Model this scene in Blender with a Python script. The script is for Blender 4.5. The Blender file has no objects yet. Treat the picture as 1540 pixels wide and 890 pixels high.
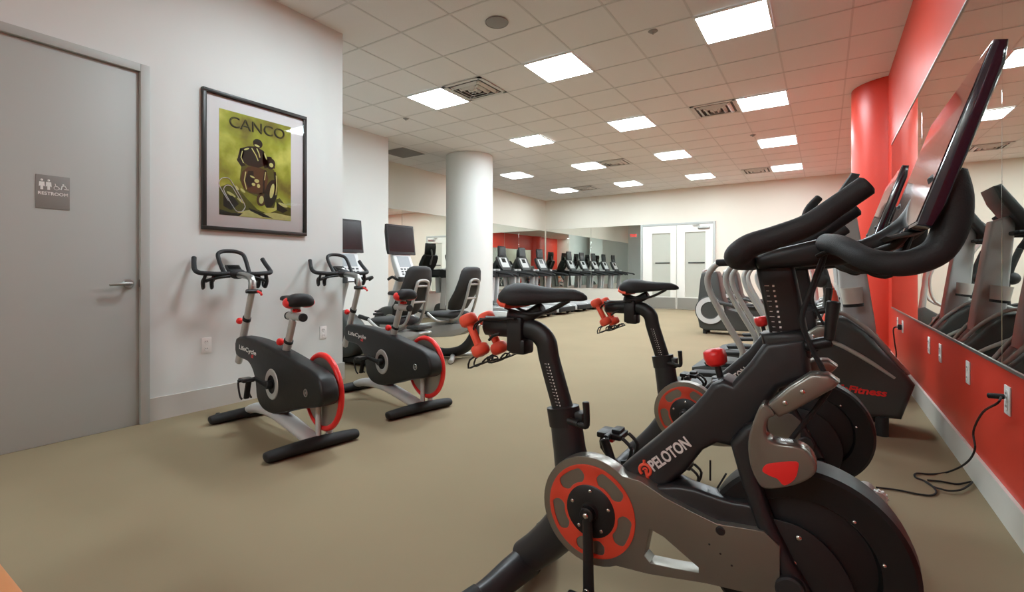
import bpy, bmesh, math, random
from mathutils import Vector, Matrix
from math import pi, sin, cos, radians as R
random.seed(4)
S = bpy.context.scene
COL = S.collection
# ------------------------------------------------------------------ materials
def lin(c):
    c /= 255.0
    return c / 12.92 if c <= 0.04045 else ((c + 0.055) / 1.055) ** 2.4
def rgb(t): return (lin(t[0]), lin(t[1]), lin(t[2]), 1)
def mat(name, col, rough=.5, metal=0., noise=0., scale=40., bump=0., spec=.5, coat=0., trans=0., ior=1.45, alpha=1.):
    m = bpy.data.materials.new(name); m.use_nodes = True
    nt = m.node_tree; b = nt.nodes['Principled BSDF']
    b.inputs['Base Color'].default_value = rgb(col)
    b.inputs['Roughness'].default_value = rough
    b.inputs['Metallic'].default_value = metal
    b.inputs['Specular IOR Level'].default_value = spec
    b.inputs['Coat Weight'].default_value = coat
    b.inputs['Transmission Weight'].default_value = trans
    b.inputs['IOR'].default_value = ior
    b.inputs['Alpha'].default_value = alpha
    tc = nt.nodes.new('ShaderNodeTexCoord')
    nz = nt.nodes.new('ShaderNodeTexNoise'); nz.inputs['Scale'].default_value = scale
    nz.inputs['Detail'].default_value = 4
    nt.links.new(tc.outputs['Object'], nz.inputs['Vector'])
    if noise:
        mx = nt.nodes.new('ShaderNodeMix'); mx.data_type = 'RGBA'
        c = rgb(col)
        mx.inputs['A'].default_value = tuple(x * (1 - noise) for x in c[:3]) + (1,)
        mx.inputs['B'].default_value = tuple(min(1, x * (1 + noise)) for x in c[:3]) + (1,)
        nt.links.new(nz.outputs['Fac'], mx.inputs['Factor'])
        nt.links.new(mx.outputs['Result'], b.inputs['Base Color'])
    mr = nt.nodes.new('ShaderNodeMapRange')
    mr.inputs['To Min'].default_value = max(0, rough - .04); mr.inputs['To Max'].default_value = min(1, rough + .04)
    if rough > .02:
        nt.links.new(nz.outputs['Fac'], mr.inputs['Value']); nt.links.new(mr.outputs['Result'], b.inputs['Roughness'])
    if bump:
        bp = nt.nodes.new('ShaderNodeBump'); bp.inputs['Strength'].default_value = bump; bp.inputs['Distance'].default_value = .01
        nt.links.new(nz.outputs['Fac'], bp.inputs['Height']); nt.links.new(bp.outputs['Normal'], b.inputs['Normal'])
    return m
def emit(name, col, strength):
    m = bpy.data.materials.new(name); m.use_nodes = True
    nt = m.node_tree; nt.nodes.clear()
    o = nt.nodes.new('ShaderNodeOutputMaterial'); e = nt.nodes.new('ShaderNodeEmission')
    e.inputs['Color'].default_value = rgb(col); e.inputs['Strength'].default_value = strength
    nt.links.new(e.outputs[0], o.inputs['Surface'])
    return m
def glassy(name, tint, mixv):      # thin clear pane: mostly see-through, mirror-like sheen
    m = bpy.data.materials.new(name); m.use_nodes = True
    nt = m.node_tree; nt.nodes.clear()
    o = nt.nodes.new('ShaderNodeOutputMaterial'); mx = nt.nodes.new('ShaderNodeMixShader')
    t = nt.nodes.new('ShaderNodeBsdfTransparent'); t.inputs['Color'].default_value = rgb(tint)
    g = nt.nodes.new('ShaderNodeBsdfGlossy'); g.inputs['Roughness'].default_value = .02
    f = nt.nodes.new('ShaderNodeFresnel'); f.inputs['IOR'].default_value = mixv
    nt.links.new(f.outputs[0], mx.inputs[0]); nt.links.new(t.outputs[0], mx.inputs[1])
    nt.links.new(g.outputs[0], mx.inputs[2]); nt.links.new(mx.outputs[0], o.inputs['Surface'])
    return m
def mirror_mat():
    m = bpy.data.materials.new('mirror'); m.use_nodes = True
    nt = m.node_tree; nt.nodes.clear()
    o = nt.nodes.new('ShaderNodeOutputMaterial'); g = nt.nodes.new('ShaderNodeBsdfGlossy')
    g.inputs['Color'].default_value = (.80, .83, .79, 1); g.inputs['Roughness'].default_value = 0.0
    nt.links.new(g.outputs[0], o.inputs['Surface'])
    return m
MT = dict(
    wall=mat('white_paint', (220, 224, 221), .6, noise=.02, scale=3),
    cream=mat('cream_paint', (222, 217, 203), .6, noise=.02, scale=3),
    red=mat('red_paint', (212, 60, 42), .38, noise=.05, scale=2.5),
    base=mat('baseboard_white', (214, 213, 205), .5),
    basegrey=mat('baseboard_grey', (196, 195, 188), .5),
    carpet=mat('carpet', (148, 134, 109), .95, noise=.10, scale=1.3, bump=0, spec=.1),
    ceil=mat('ceiling_tile', (232, 230, 228), .9, noise=.06, scale=160, bump=.1),
    tbar=mat('tbar', (214, 212, 209), .6),
    door=mat('door_grey', (178, 182, 178), .5), doorw=mat('door_white', (226, 226, 218), .45),
    frosted=mat('frosted_glass', (186, 188, 176), .35, noise=.04, scale=3),
    chrome=mat('chrome', (210, 210, 208), .18, 1.), steel=mat('steel', (175, 175, 172), .34, .9),
    silver=mat('silver_paint', (186, 186, 182), .36, .25), silverlt=mat('silver_light', (206, 207, 206), .4, .1),
    black=mat('satin_black', (30, 30, 31), .42), frame=mat('frame_charcoal', (43, 43, 45), .36, noise=.05, scale=30),
    pad=mat('foam_black', (34, 34, 36), .62, bump=.12, scale=300), rubber=mat('rubber', (32, 32, 32), .7),
    gloss=mat('gloss_black', (14, 15, 18), .1, coat=.6), dark=mat('dark_grey', (58, 59, 58), .5),
    shroud=mat('shroud_grey', (66, 68, 66), .42), guard=mat('guard_smoke', (138, 134, 126), .3, .7),
    navy=mat('tablet_edge', (26, 30, 48), .12, coat=.8),
    redp=mat('red_reflection', (238, 50, 48), .3), orange=mat('red_wall_reflection', (246, 98, 72), .5),
    disc=mat('disc_red', (212, 72, 50), .4), wheel=mat('brushed_disc', (172, 170, 164), .3, .75, noise=.08, scale=6),
    white=mat('white_plastic', (235, 235, 232), .4), lens=emit('light_panel', (236, 249, 255), 43.0),
    exit=emit('exit_red', (255, 40, 40), 1.6), screen=mat('dark_screen', (18, 19, 20), .22),
    panel=mat('console_panel', (150, 155, 158), .4), mirror=mirror_mat(),
    wood=mat('oak', (214, 150, 92), .45, noise=.12, scale=7), hole=mat('vent_dark', (84, 83, 80), .8),
    vent=mat('vent_white', (212, 211, 206), .5), speak=mat('speaker_grille', (150, 148, 145), .7),
    mat_board=mat('mat_board', (246, 245, 243), .7), picframe=mat('picture_frame', (38, 34, 30), .4),
    glass=glassy('picture_glass', (254, 254, 254), 1.22), sign=mat('sign_grey', (136, 134, 130), .5),
    smoke=mat('smoked_plastic', (128, 124, 116), .2, .5),
    bodyblack=mat('bike_body_black', (22, 22, 23), .46), fly=mat('flywheel_black', (17, 17, 18), .5), cup=mat('cup_pale', (226, 226, 220), .35, .1),
    belt=mat('belt', (44, 44, 44), .7), cushion=mat('vinyl_grey', (52, 53, 54), .6),
)
# poster print: yellow-green wash
def poster_mat():
    m = mat('poster_wash', (168, 170, 50), .6); nt = m.node_tree; b = nt.nodes['Principled BSDF']
    tc = nt.nodes.new('ShaderNodeTexCoord'); n = nt.nodes.new('ShaderNodeTexNoise'); n.inputs['Scale'].default_value = 4.2
    n.inputs['Detail'].default_value = 5
    cr = nt.nodes.new('ShaderNodeValToRGB'); e = cr.color_ramp.elements
    e[0].position = .33; e[0].color = rgb((128, 118, 44)); e[1].position = .66; e[1].color = rgb((226, 226, 110))
    k = e.new(.5); k.color = rgb((176, 180, 58))
    nt.links.new(tc.outputs['Object'], n.inputs['Vector']); nt.links.new(n.outputs['Fac'], cr.inputs[0])
    nt.links.new(cr.outputs[0], b.inputs['Base Color']); return m
MT['print'] = poster_mat()
# ------------------------------------------------------------------ geometry
def crom(pts, n=6, closed=False):
    P = [Vector(p) for p in pts]; out = []; L = len(P)
    rng = range(L) if closed else range(L - 1)
    for i in rng:
        if closed: a, b, c, d = P[i - 1], P[i], P[(i + 1) % L], P[(i + 2) % L]
        else: a, b, c, d = P[max(i - 1, 0)], P[i], P[i + 1], P[min(i + 2, L - 1)]
        for k in range(n):
            t = k / n
            out.append(.5 * ((2 * b) + (c - a) * t + (2 * a - 5 * b + 4 * c - d) * t * t + (3 * b - a - 3 * c + d) * t ** 3))
    if not closed: out.append(P[-1])
    return out
class G:
    """collects shapes into one mesh"""
    def __init__(s): s.bm = bmesh.new()
    def _add(s, o, M=None):
        if M is not None: bmesh.ops.transform(o, matrix=M, verts=o.verts)
        me = bpy.data.meshes.new('t'); o.to_mesh(me); o.free(); s.bm.from_mesh(me); bpy.data.meshes.remove(me); return s
    def box(s, c, size, bev=0., rot=None, seg=2):
        o = bmesh.new(); bmesh.ops.create_cube(o, size=1)
        bmesh.ops.scale(o, vec=size, verts=o.verts)
        if bev: bmesh.ops.bevel(o, geom=o.edges[:], offset=min(bev, .49 * min(size)), segments=seg, affect='EDGES', profile=.5)
        M = Matrix.Translation(c)
        if rot:
            for ax, a in rot: M = M @ Matrix.Rotation(a, 4, ax)
        return s._add(o, M)
    def tube(s, pts, r, seg=12, smooth=0, closed=False, flat=1., up=(0, 0, 1), dome=True):
        P = [Vector(p) for p in pts]
        rr = list(r) if isinstance(r, (list, tuple)) else [r] * len(P)
        if smooth:
            q = crom([(*p, w) if False else p for p in P], smooth, closed)
            n = len(P); rs = []
            for i in range(len(q)):
                t = i / smooth; k = int(t); f = t - k
                rs.append(rr[k % n] * (1 - f) + rr[(k + 1) % n if closed else min(k + 1, n - 1)] * f)
            P, rr = q, rs
        n = len(P); bm = s.bm; rings = []
        U = Vector(up)
        T = []
        for i in range(n):
            a = P[i - 1] if (i or closed) else P[i]; b = P[(i + 1) % n] if (i < n - 1 or closed) else P[i]
            T.append((b - a).normalized())
        side = T[0].cross(U)
        if side.length < .05: side = T[0].cross(Vector((1, 0, 0)) if abs(T[0].x) < .9 else Vector((0, 1, 0)))
        side.normalize(); fy = flat if tuple(up) == (0, 1, 0) else 1.; fs = 1. if fy != 1. else flat
        for i in range(n):
            side = (side - T[i] * side.dot(T[i])).normalized(); nn = side.cross(T[i]).normalized()
            rings.append([bm.verts.new(P[i] + (side * cos(2 * pi * k / seg) * fs + nn * sin(2 * pi * k / seg) * fy) * rr[i]) for k in range(seg)])
        m = n if closed else n - 1
        for i in range(m):
            A, B = rings[i], rings[(i + 1) % n]
            for k in range(seg): bm.faces.new((A[k], A[(k + 1) % seg], B[(k + 1) % seg], B[k]))
        if not closed:
            for ring, c, t, rad in ((rings[0], P[0], -T[0], rr[0]), (rings[-1], P[-1], T[-1], rr[-1])):
                inner = [bm.verts.new(c + (v.co - c) * .72 + t * rad * (.22 if dome else .03)) for v in ring]
                for k in range(seg): bm.faces.new((ring[k], ring[(k + 1) % seg], inner[(k + 1) % seg], inner[k]))
                bm.faces.new(inner)
        return s
    def cyl(s, a, b, r, r2=None, seg=24, bev=0.):
        a, b = Vector(a), Vector(b); r2 = r if r2 is None else r2; L = (b - a).length
        e = min(bev, L * .4)
        prof = [(0, 0), (r - e, 0), (r, e), (r2, L - e), (r2 - e, L), (0, L)] if e else [(0, 0), (r, 0), (r2, L), (0, L)]
        return s.lathe(prof, a, b - a, seg)
    def lathe(s, prof, o, axis, seg=32):
        o = Vector(o); ax = Vector(axis).normalized()
        q = ax.to_track_quat('Z', 'Y').to_matrix(); rings = []
        for (r, h) in prof:
            if r < 1e-6: rings.append([s.bm.verts.new(o + ax * h)])
            else: rings.append([s.bm.verts.new(o + q @ Vector((r * cos(2 * pi * k / seg), r * sin(2 * pi * k / seg), h))) for k in range(seg)])
        for A, B in zip(rings, rings[1:]):
            for k in range(seg):
                j = (k + 1) % seg
                if len(A) == 1 and len(B) == 1: continue
                if len(A) == 1: s.bm.faces.new((A[0], B[j], B[k]))
                elif len(B) == 1: s.bm.faces.new((A[k], A[j], B[0]))
                else: s.bm.faces.new((A[k], A[j], B[j], B[k]))
        return s
    def prism(s, poly, y0, y1, bev=0., holes=(), M=None, seg=2, n=0):
        """outline in the x-z plane given thickness along y"""
        if n: poly = [(p[0], p[1]) for p in crom([(a, b, 0) for a, b in poly], n, True)]
        o = bmesh.new(); caps = []
        loops = [poly] + list(holes); rim = []; allr = []
        for yy in (y0, y1):
            vs = [[o.verts.new((x, yy, z)) for x, z in lp] for lp in loops]
            es = [[o.edges.new((l[i], l[(i + 1) % len(l)])) for i in range(len(l))] for l in vs]
            if len(loops) == 1: o.faces.new(vs[0])
            else: bmesh.ops.triangle_fill(o, use_beauty=True, use_dissolve=False, edges=[e for l in es for e in l])
            allr.append(vs); rim += [e for l in es for e in l]
        for A, B in zip(*allr):
            for i in range(len(A)):
                j = (i + 1) % len(A); o.faces.new((A[i], A[j], B[j], B[i]))
        bmesh.ops.recalc_face_normals(o, faces=o.faces)
        if bev: bmesh.ops.bevel(o, geom=[e for e in rim if e.is_valid], offset=bev, segments=seg, affect='EDGES', profile=.5, clamp_overlap=True)
        return s._add(o, M)
    def ball(s, c, r, seg=20, M=None):
        o = bmesh.new(); bmesh.ops.create_uvsphere(o, u_segments=seg, v_segments=max(8, seg // 2), radius=1)
        bmesh.ops.scale(o, vec=(r, r, r) if not isinstance(r, (tuple, list)) else r, verts=o.verts)
        return s._add(o, Matrix.Translation(c) @ (M or Matrix()))
    def torus(s, c, axis, R_, r, seg=48, sg=10):
        ax = Vector(axis).normalized(); q = ax.to_track_quat('Z', 'Y').to_matrix(); c = Vector(c)
        return s.tube([c + q @ Vector((R_ * cos(2 * pi * k / seg), R_ * sin(2 * pi * k / seg), 0)) for k in range(seg)], r, sg, 0, True, up=ax)
    def loft(s, rings, cap=True):
        vs = [[s.bm.verts.new(p) for p in r] for r in rings]; n = len(rings[0])
        for A, B in zip(vs, vs[1:]):
            for k in range(n): s.bm.faces.new((A[k], A[(k + 1) % n], B[(k + 1) % n], B[k]))
        if cap: s.bm.faces.new(vs[0]); s.bm.faces.new(vs[-1])
        return s
    def build(s, name, m, parent=None, label=None, sharp=38):
        bm = s.bm; bmesh.ops.recalc_face_normals(bm, faces=bm.faces)
        for f in bm.faces: f.smooth = True
        lim = R(sharp)
        for e in bm.edges:
            if len(e.link_faces) == 2 and e.calc_face_angle(0) > lim: e.smooth = False
        me = bpy.data.meshes.new(name); bm.to_mesh(me); bm.free(); me.materials.append(MT[m] if isinstance(m, str) else m)
        o = bpy.data.objects.new(name, me); COL.objects.link(o)
        if parent: o.parent = parent
        if label: o['label'] = label
        return o
def thing(name, label, cat, loc=(0, 0, 0), rz=0, group=None):
    o = bpy.data.objects.new(name, None); COL.objects.link(o); o.empty_display_size = .1
    o.location = loc; o.rotation_euler = (0, 0, R(rz)); return tag(o, label, cat, group)
def tag(o, label, cat, group=None):
    o['label'] = label; o['category'] = cat
    if group: o['group'] = group
    return o
def struct(o): o['kind'] = 'structure'; return o
KIDS = {}
def dup(root, label, loc=None, rz=None):
    def cp(o, par):
        c = o.copy(); COL.objects.link(c)
        if par is not None: c.parent = par
        for ch in [x for x in ALL if x.parent == o]: cp(ch, c)
        return c
    ALL = list(bpy.data.objects)
    r = cp(root, None); r['label'] = label
    if loc: r.location = loc
    if rz is not None: r.rotation_euler = (0, 0, R(rz))
    return r
def text(body, size, M, m, name, parent=None, shear=0., ext=.0006, align='CENTER', bold=0., width=None, spacing=1.):
    cu = bpy.data.curves.new('txt', 'FONT'); cu.body = body; cu.size = size; cu.align_x = align; cu.align_y = 'CENTER'
    cu.shear = shear; cu.extrude = ext; cu.offset = bold; cu.space_character = spacing; cu.resolution_u = 4
    o = bpy.data.objects.new('txt', cu); COL.objects.link(o)
    me = bpy.data.meshes.new_from_object(o.evaluated_get(bpy.context.evaluated_depsgraph_get()))
    bpy.data.objects.remove(o); bpy.data.curves.remove(cu)
    if width:
        xs = [v.co.x for v in me.vertices]; k = width / (max(xs) - min(xs))
        me.transform(Matrix.Diagonal((k, 1, 1, 1)))
    me.transform(M); me.name = name; me.materials.clear(); me.materials.append(MT[m] if isinstance(m, str) else m)
    t = bpy.data.objects.new(name, me); COL.objects.link(t)
    if parent: t.parent = parent
    return t
def fr(o, xd, yd):      # frame matrix for text: local x -> xd, y -> yd
    x = Vector(xd).normalized(); y = Vector(yd); y = (y - x * y.dot(x)).normalized(); z = x.cross(y)
    M = Matrix((x, y, z)).transposed().to_4x4(); M.translation = Vector(o); return M
def V(l, y): return [(x, y, z) for x, z in l]
# ------------------------------------------------------------------ room
H = 3.29; XR = .62; XL = -3.87; YF = 13.55; XB = -7.5; YB = -2.8; X2 = -6.23
def wall(name, a, b, m):
    c = [(p + q) / 2 for p, q in zip(a, b)]; d = [q - p for p, q in zip(a, b)]
    return struct(G().box(c, d).build(name, m))
wall('floor', (-8, YB - .3, -.1), (1.3, YF + .3, 0), 'carpet')
wall('ceiling', (-8, YB - .3, H + .004), (1.3, YF + .3, H + .1), 'ceil')
wall('wall_left', (X2 - .2, YB, 0), (XL, 3.0, H + .003), 'wall')
wall('wall_recess', (X2 - .2, 3.0, 0), (X2, 5.76, H + .003), 'wall')
wall('wall_return', (XB, 5.56, 0), (X2 - .2, 5.76, H + .003), 'wall')
wall('wall_mirror_side', (XB - .2, 5.56, 0), (XB, YF, H + .003), 'cream')
wall('wall_far', (XB - .2, YF, 0), (XR + .2, YF + .2, H + .003), 'cream')
wall('wall_right', (XR, YB, 0), (XR + .2, YF, H + .003), 'red')
wall('wall_back', (X2, YB - .2, 0), (XR + .2, YB, H + .003), 'cream')
for k, (cx, cy, m) in enumerate([(-5.875, 7.54, 'wall'), (.74, 7.5, 'red'), (.74, .15, 'red')]):
    struct(G().lathe([(.457, 0), (.457, H)], (cx, cy, 0), (0, 0, 1), 72).build('structural_column', m))
g = G()
x = -.99 - .597 * 12
while x < XR: 
    if x > XB: g.box((x, (YF + YB) / 2, H + .002), (.018, YF - YB, .002))
    x += .597
y = 4.49 - .605 * 12
while y < YF:
    if y > YB: g.box(((XB + XR) / 2, y, H + .0005), (XR - XB, .018, .002))
    y += .605
struct(g.build('trim_1', 'tbar'))['label'] = 'white T-bar grid of the suspended ceiling'
def skirt(name, a, b, m, h=.15):
    return wall(name, (min(a[0], b[0]), min(a[1], b[1]), 0), (max(a[0], b[0]), max(a[1], b[1]), h), m)
skirt('baseboard_left', (XL, 1.416), (XL + .014, 3.014), 'basegrey', .156)
skirt('baseboard_left_end', (X2, 3.0), (XL, 3.014), 'basegrey', .156)
skirt('baseboard_left_rear', (XL, YB), (XL + .014, .392), 'basegrey', .156)
skirt('baseboard_recess', (X2, 3.014), (X2 + .014, 5.774), 'basegrey', .156)
skirt('baseboard_right', (XR - .014, .65), (XR, 7.05), 'base', .14)
skirt('baseboard_right_far', (XR - .014, 7.95), (XR, YF), 'base', .14)
skirt('baseboard_far', (XB, YF - .014), (-4.39, YF), 'base', .12)
skirt('baseboard_far_side', (-2.40, YF - .014), (XR - .014, YF), 'base', .12)
skirt('baseboard_mirror_side', (XB, 5.76), (XB + .014, YF - .014), 'base', .12)
# ------------------------------------------------------------------ mirrors
def pane(label, a, b, axis, side):
    g = G(); c = [(p + q) / 2 for p, q in zip(a, b)]; d = [abs(q - p) for p, q in zip(a, b)]
    g.box(c, d, .0015, seg=1)
    o = g.build('wall_mirror', 'mirror'); tag(o, label, 'mirror')
    return o
ys = [(.62, 2.743), (2.749, 4.683), (4.689, 6.628)]
lab = ['mirror pane on the red wall at the right edge of the photo', 'mirror pane on the red wall behind the nearest tablet screen', 'mirror pane on the red wall ending at the red column']
for (a, b), l in zip(ys, lab):
    o = pane(l, (XR - .012, a, .645), (XR - .002, b, 2.395), 'x', -1)
for k, (za, zb) in enumerate(((.632, .645), (2.395, 2.405))):
    o = wall('trim_%d' % (k + 2), (XR - .017, .62, za), (XR, 6.632, zb), 'steel')
far = [(-7.46, -5.92), (-5.914, -4.40)]
for (a, b), l in zip(far, ['mirror pane on the far wall by the corner', 'mirror pane on the far wall beside the double doors']):
    pane(l, (a, YF - .012, .54), (b, YF - .002, 2.36), 'y', -1)
sd = [(5.80, 7.30), (7.306, 8.80), (8.806, 10.36), (10.366, 11.93), (11.936, 13.5)]
for (a, b), l in zip(sd, ['mirror pane on the far left wall behind the recumbent bikes', 'mirror pane on the far left wall hidden by the white column', 'mirror pane on the far left wall just right of the white column', 'middle mirror pane behind the treadmills', 'mirror pane behind the treadmills nearest the far corner']):
    pane(l, (XB + .002, a, .54), (XB + .012, b, 2.33), 'x', 1)
# ------------------------------------------------------------------ ceiling fixtures
colA, colB, colC, colD = -.69, -2.475, -4.245, -6.07
rows = dict(A=2.375, B=4.79, C=7.2, D=9.595, E=12.07)
def light(x, y, label):
    t = thing('ceiling_light', label, 'ceiling light', (x, y, H), 0, 'square ceiling light panels')
    g = G()
    for sx, sy, w, d in ((0, .29, .6, .02), (0, -.29, .6, .02), (.29, 0, .02, .56), (-.29, 0, .02, .56)): g.box((sx, sy, -.008), (w, d, .012))
    g.build('light_frame', 'white', t)
    G().box((0, 0, -.006), (.56, .56, .006)).build('diffuser', 'lens', t)
    return t
LN = [(colA, rows['B'], 'largest square ceiling light panel at the top of the photo'), (colA, rows['C'], 'square ceiling light second from the front in the row nearest the red wall'),
 (colA, rows['D'], 'square ceiling light third from the front in the row nearest the red wall'), (colA, rows['E'], 'square ceiling light farthest back in the row nearest the red wall'),
 (colB, rows['B'], 'nearest ceiling light of the second row from the red wall'), (colB, rows['C'], 'ceiling light second from the front in the second row from the red wall'),
 (colB, rows['D'], 'ceiling light third from the front in the second row from the red wall'), (colB, rows['E'], 'ceiling light farthest back in the second row from the red wall'),
 (colC, rows['B'], 'nearest square ceiling light beside the left wall corner and vent'), (colC, rows['C'], 'square ceiling light just right of the white column top'),
 (colC, rows['D'], 'square ceiling light behind and right of the white column'), (colC, rows['E'], 'ceiling light at the back between two small vents'),
 (colD, rows['D'], 'ceiling light lowest beside the white column near the far left wall'), (colD, rows['E'], 'ceiling light in the far left back corner beside a vent'),
 (colB, rows['A'], 'ceiling light above the open carpet, out of frame'), (colA, -2.44, 'added fill light panel by the red wall behind the camera, out of frame'), (colB, -2.44, 'added fill light panel over the carpet behind the camera, out of frame')]  # last two panels are added, unseen, to light camera-facing sides of the near bikes
for a in LN: light(*a)
def vent(x, y, label):
    t = thing('ceiling_vent', label, 'air vent', (x, y, H), 0, 'square ceiling air vents')
    G().box((0, 0, -.002), (.57, .57, .006)).build('vent_back', 'hole', t)
    for k, (s, z) in enumerate(((.29, -.006), (.215, -.014), (.14, -.02), (.065, -.024))):
        g = G(); w = .045
        for sx, sy in ((0, 1), (0, -1), (1, 0), (-1, 0)):
            L = 2 * s
            g.box((sx * (s - w / 2), sy * (s - w / 2), z), (L if sx == 0 else w, L if sy == 0 else w, .006), 0, [('X', sy * .5 if k else 0), ('Y', -sx * .5 if k else 0)])
        g.build('vent_louver' if k else 'vent_frame', 'vent', t)
for a in [(-3.65, 4.79, 'nearest ceiling vent beside the left ceiling light'), (-1.275, 7.2, 'ceiling vent left of the second light by the red wall'), (-3.66, 9.595, 'small ceiling vent right of the light behind the column'), (-1.275, 12.07, 'farthest vent next to the last light by the red wall'), (-5.44, 12.07, 'small ceiling vent between the two lights at the far back left')]: vent(*a)
t = thing('return_grille', 'plain grey return air grille in the ceiling left of the column', 'air vent', (-6.74, 6.6, H))
G().box((0, 0, -.004), (.58, .58, .008), .002).build('grille_frame', 'speak', t)
g = G()
for k in range(14): g.box((0, -.26 + .04 * k, -.011), (.54, .02, .006))
g.build('grille_slats', 'speak', t)
t = thing('ceiling_speaker', 'round grey speaker grille in the ceiling tiles near the camera', 'speaker', (-2.5, 3.61, H))
G().lathe([(0, -.012), (.085, -.012), (.095, -.009), (.098, 0)], (0, 0, 0), (0, 0, 1), 40).build('speaker_grille', 'speak', t)
G().torus((0, 0, -.006), (0, 0, 1), .1, .006).build('speaker_rim', 'speak', t)
for x, y, l in [(-1.36, 4.55, 'small round detector on the ceiling left of the largest light'), (-1.0, 8.9, 'small white sprinkler cap between the vent and lights by the red wall'), (-5.2, 5.15, 'small sprinkler cap on the ceiling left of the nearest left light')]:
    t = thing('sprinkler_head', l, 'sprinkler', (x, y, H))
    G().lathe([(0, -.012), (.03, -.011), (.045, 0)], (0, 0, 0), (0, 0, 1), 24).build('sprinkler_plate', 'speak', t)
    G().cyl((0, 0, -.03), (0, 0, -.011), .008, seg=12).build('sprinkler_nozzle', 'steel', t)
# ------------------------------------------------------------------ restroom door
d = struct(G().box((XL + .006, .904, 1.178), (.02, .914, 2.354), .002).build('door_1', 'door'))
g = G()
for yy in (.4195, 1.3885): g.box((XL + .016, yy, 1.205), (.05, .053, 2.41), .003)
g.box((XL + .016, .904, 2.384), (.05, .916, .053), .003)
struct(g.build('trim_4', 'door'))
hd = bpy.data.objects.new('door_handle', None); COL.objects.link(hd); hd.location = (XL + .017, 1.30, .945); hd.parent = d; hd['label'] = 'brushed steel lever handle'; hd.empty_display_size = .05
G().cyl((0, 0, 0), (.012, 0, 0), .032, seg=28, bev=.004).build('rose', 'steel', hd)
G().tube([(.01, 0, 0), (.05, 0, 0), (.058, -.012, 0), (.058, -.06, -.002), (.054, -.115, -.006)], [.011, .011, .012, .011, .008], 12, 3).build('lever', 'steel', hd)
struct(G().box((XL + .019, 1.3625, .945), (.006, .006, .05)).build('trim_5', 'hole'))['label'] = 'black latch plate in the door jamb'
sg = thing('restroom_sign', 'grey restroom sign with white figures on the door', 'sign', (XL + .017, .931, 1.493))
G().box((0, 0, 0), (.006, .152, .198), .002).build('sign_plate', 'sign', sg)
text('RESTROOM', .026, fr((.0035, 0, -.01), (0, 1, 0), (0, 0, 1)), 'white', 'lettering', sg, bold=.0005)
g = G()
for yy in (-.05, -.02):
    g.ball((.0035, yy, .068), (.002, .006, .0065), 12)
    g.prism([(yy - .011, .058), (yy + .011, .058), (yy + .013, .03), (yy + .006, .034), (yy + .006, .012), (yy - .006, .012), (yy - .006, .034), (yy - .013, .03)], -.0045, -.003, M=Matrix.Rotation(pi / 2, 4, 'Z'))
g.torus((.0035, .014, .027), (1, 0, 0), .011, .0016, 20, 6).tube([(.0035, .008, .052), (.0035, .012, .036), (.0035, .024, .034), (.0035, .03, .02)], .0022, 6)
g.ball((.0035, .045, .05), (.002, .005, .005), 10).tube([(.0035, .035, .02), (.0035, .04, .042), (.0035, .052, .044), (.0035, .06, .03)], .003, 6)
g.tube([(.0035, .05, .024), (.0035, .07, .024)], .003, 6)
g.build('pictogram', 'white', sg)
# ------------------------------------------------------------------ poster
po = thing('framed_poster', 'black framed motorcycle poster hung on the left wall', 'picture', (XL, 2.176, 1.863))
g = G(); W2, H2 = .426, .526
for a, b in (((0, H2 - .014), (2 * W2, .028)), ((0, -H2 + .014), (2 * W2, .028)), ((W2 - .014, 0), (.028, 2 * H2 - .056)), ((-W2 + .014, 0), (.028, 2 * H2 - .056))):
    g.box((.016, a[0], a[1]), (.03, b[0], b[1]), .003)
g.build('picture_frame', 'picframe', po)
G().box((.005, 0, 0), (.006, 2 * W2 - .05, 2 * H2 - .05)).build('mat_board', 'mat_board', po)
pr = G().box((.009, -.008, -.001), (.002, .587, .808)).build('print', 'print', po)
def uv(u, v): return (-.008 + (u - .5) * .587, -.001 + (v - .5) * .808)
MT['ink'] = mat('ink_dark', (44, 36, 20), .7, noise=.3, scale=30); MT['olive'] = mat('ink_olive', (100, 98, 32), .7, noise=.35, scale=25)
MT['lime'] = mat('ink_lime', (222, 220, 140), .7, noise=.2, scale=25); MT['brown'] = mat('ink_brown', (92, 64, 34), .7, noise=.3, scale=25)
def zc(x, y):          # poster artwork grid: origin top left, units of a 400 x 590 sheet
    return uv(x / 400., 1 - y / 590.)
def art(name, shapes, m, dep, parent=None):
    g = G()
    for p in shapes:
        if p[0] == 'e':
            _, cx, cy, rx, ry, a = p; a = R(a)
            q = [(cx + rx * cos(k) * cos(a) - ry * sin(k) * sin(a), cy + rx * cos(k) * sin(a) + ry * sin(k) * cos(a)) for k in [2 * pi * i / 24 for i in range(24)]]
        elif p[0] == 'l':
            _, w, pts = p; up_, dn = [], []
            for i, (x, y) in enumerate(pts):
                a = pts[max(i - 1, 0)]; b = pts[min(i + 1, len(pts) - 1)]; dx, dy = b[0] - a[0], b[1] - a[1]; L = math.hypot(dx, dy)
                up_.append((x - dy / L * w, y + dx / L * w)); dn.append((x + dy / L * w, y - dx / L * w))
            q = up_ + dn[::-1]
        else: q = p
        g.prism([zc(*k) for k in q], -dep - .0004, -dep, M=Matrix.Rotation(pi / 2, 4, 'Z'))
    return g.build(name, m, parent or pr)
art('ground_shadow', [[(0, 590), (0, 440), (40, 415), (95, 430), (140, 480), (200, 540), (260, 560), (330, 520), (300, 470), (330, 455), (370, 500), (400, 510), (400, 590)]], 'olive', .0101)
art('road', [[(60, 590), (110, 560), (170, 545), (230, 560), (300, 548), (400, 560), (400, 590)], ('e', 350, 495, 30, 9, 20), ('e', 60, 470, 26, 8, 30), ('e', 110, 500, 24, 7, 35), ('e', 300, 520, 34, 7, 12)], 'lime', .0103)
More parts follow.
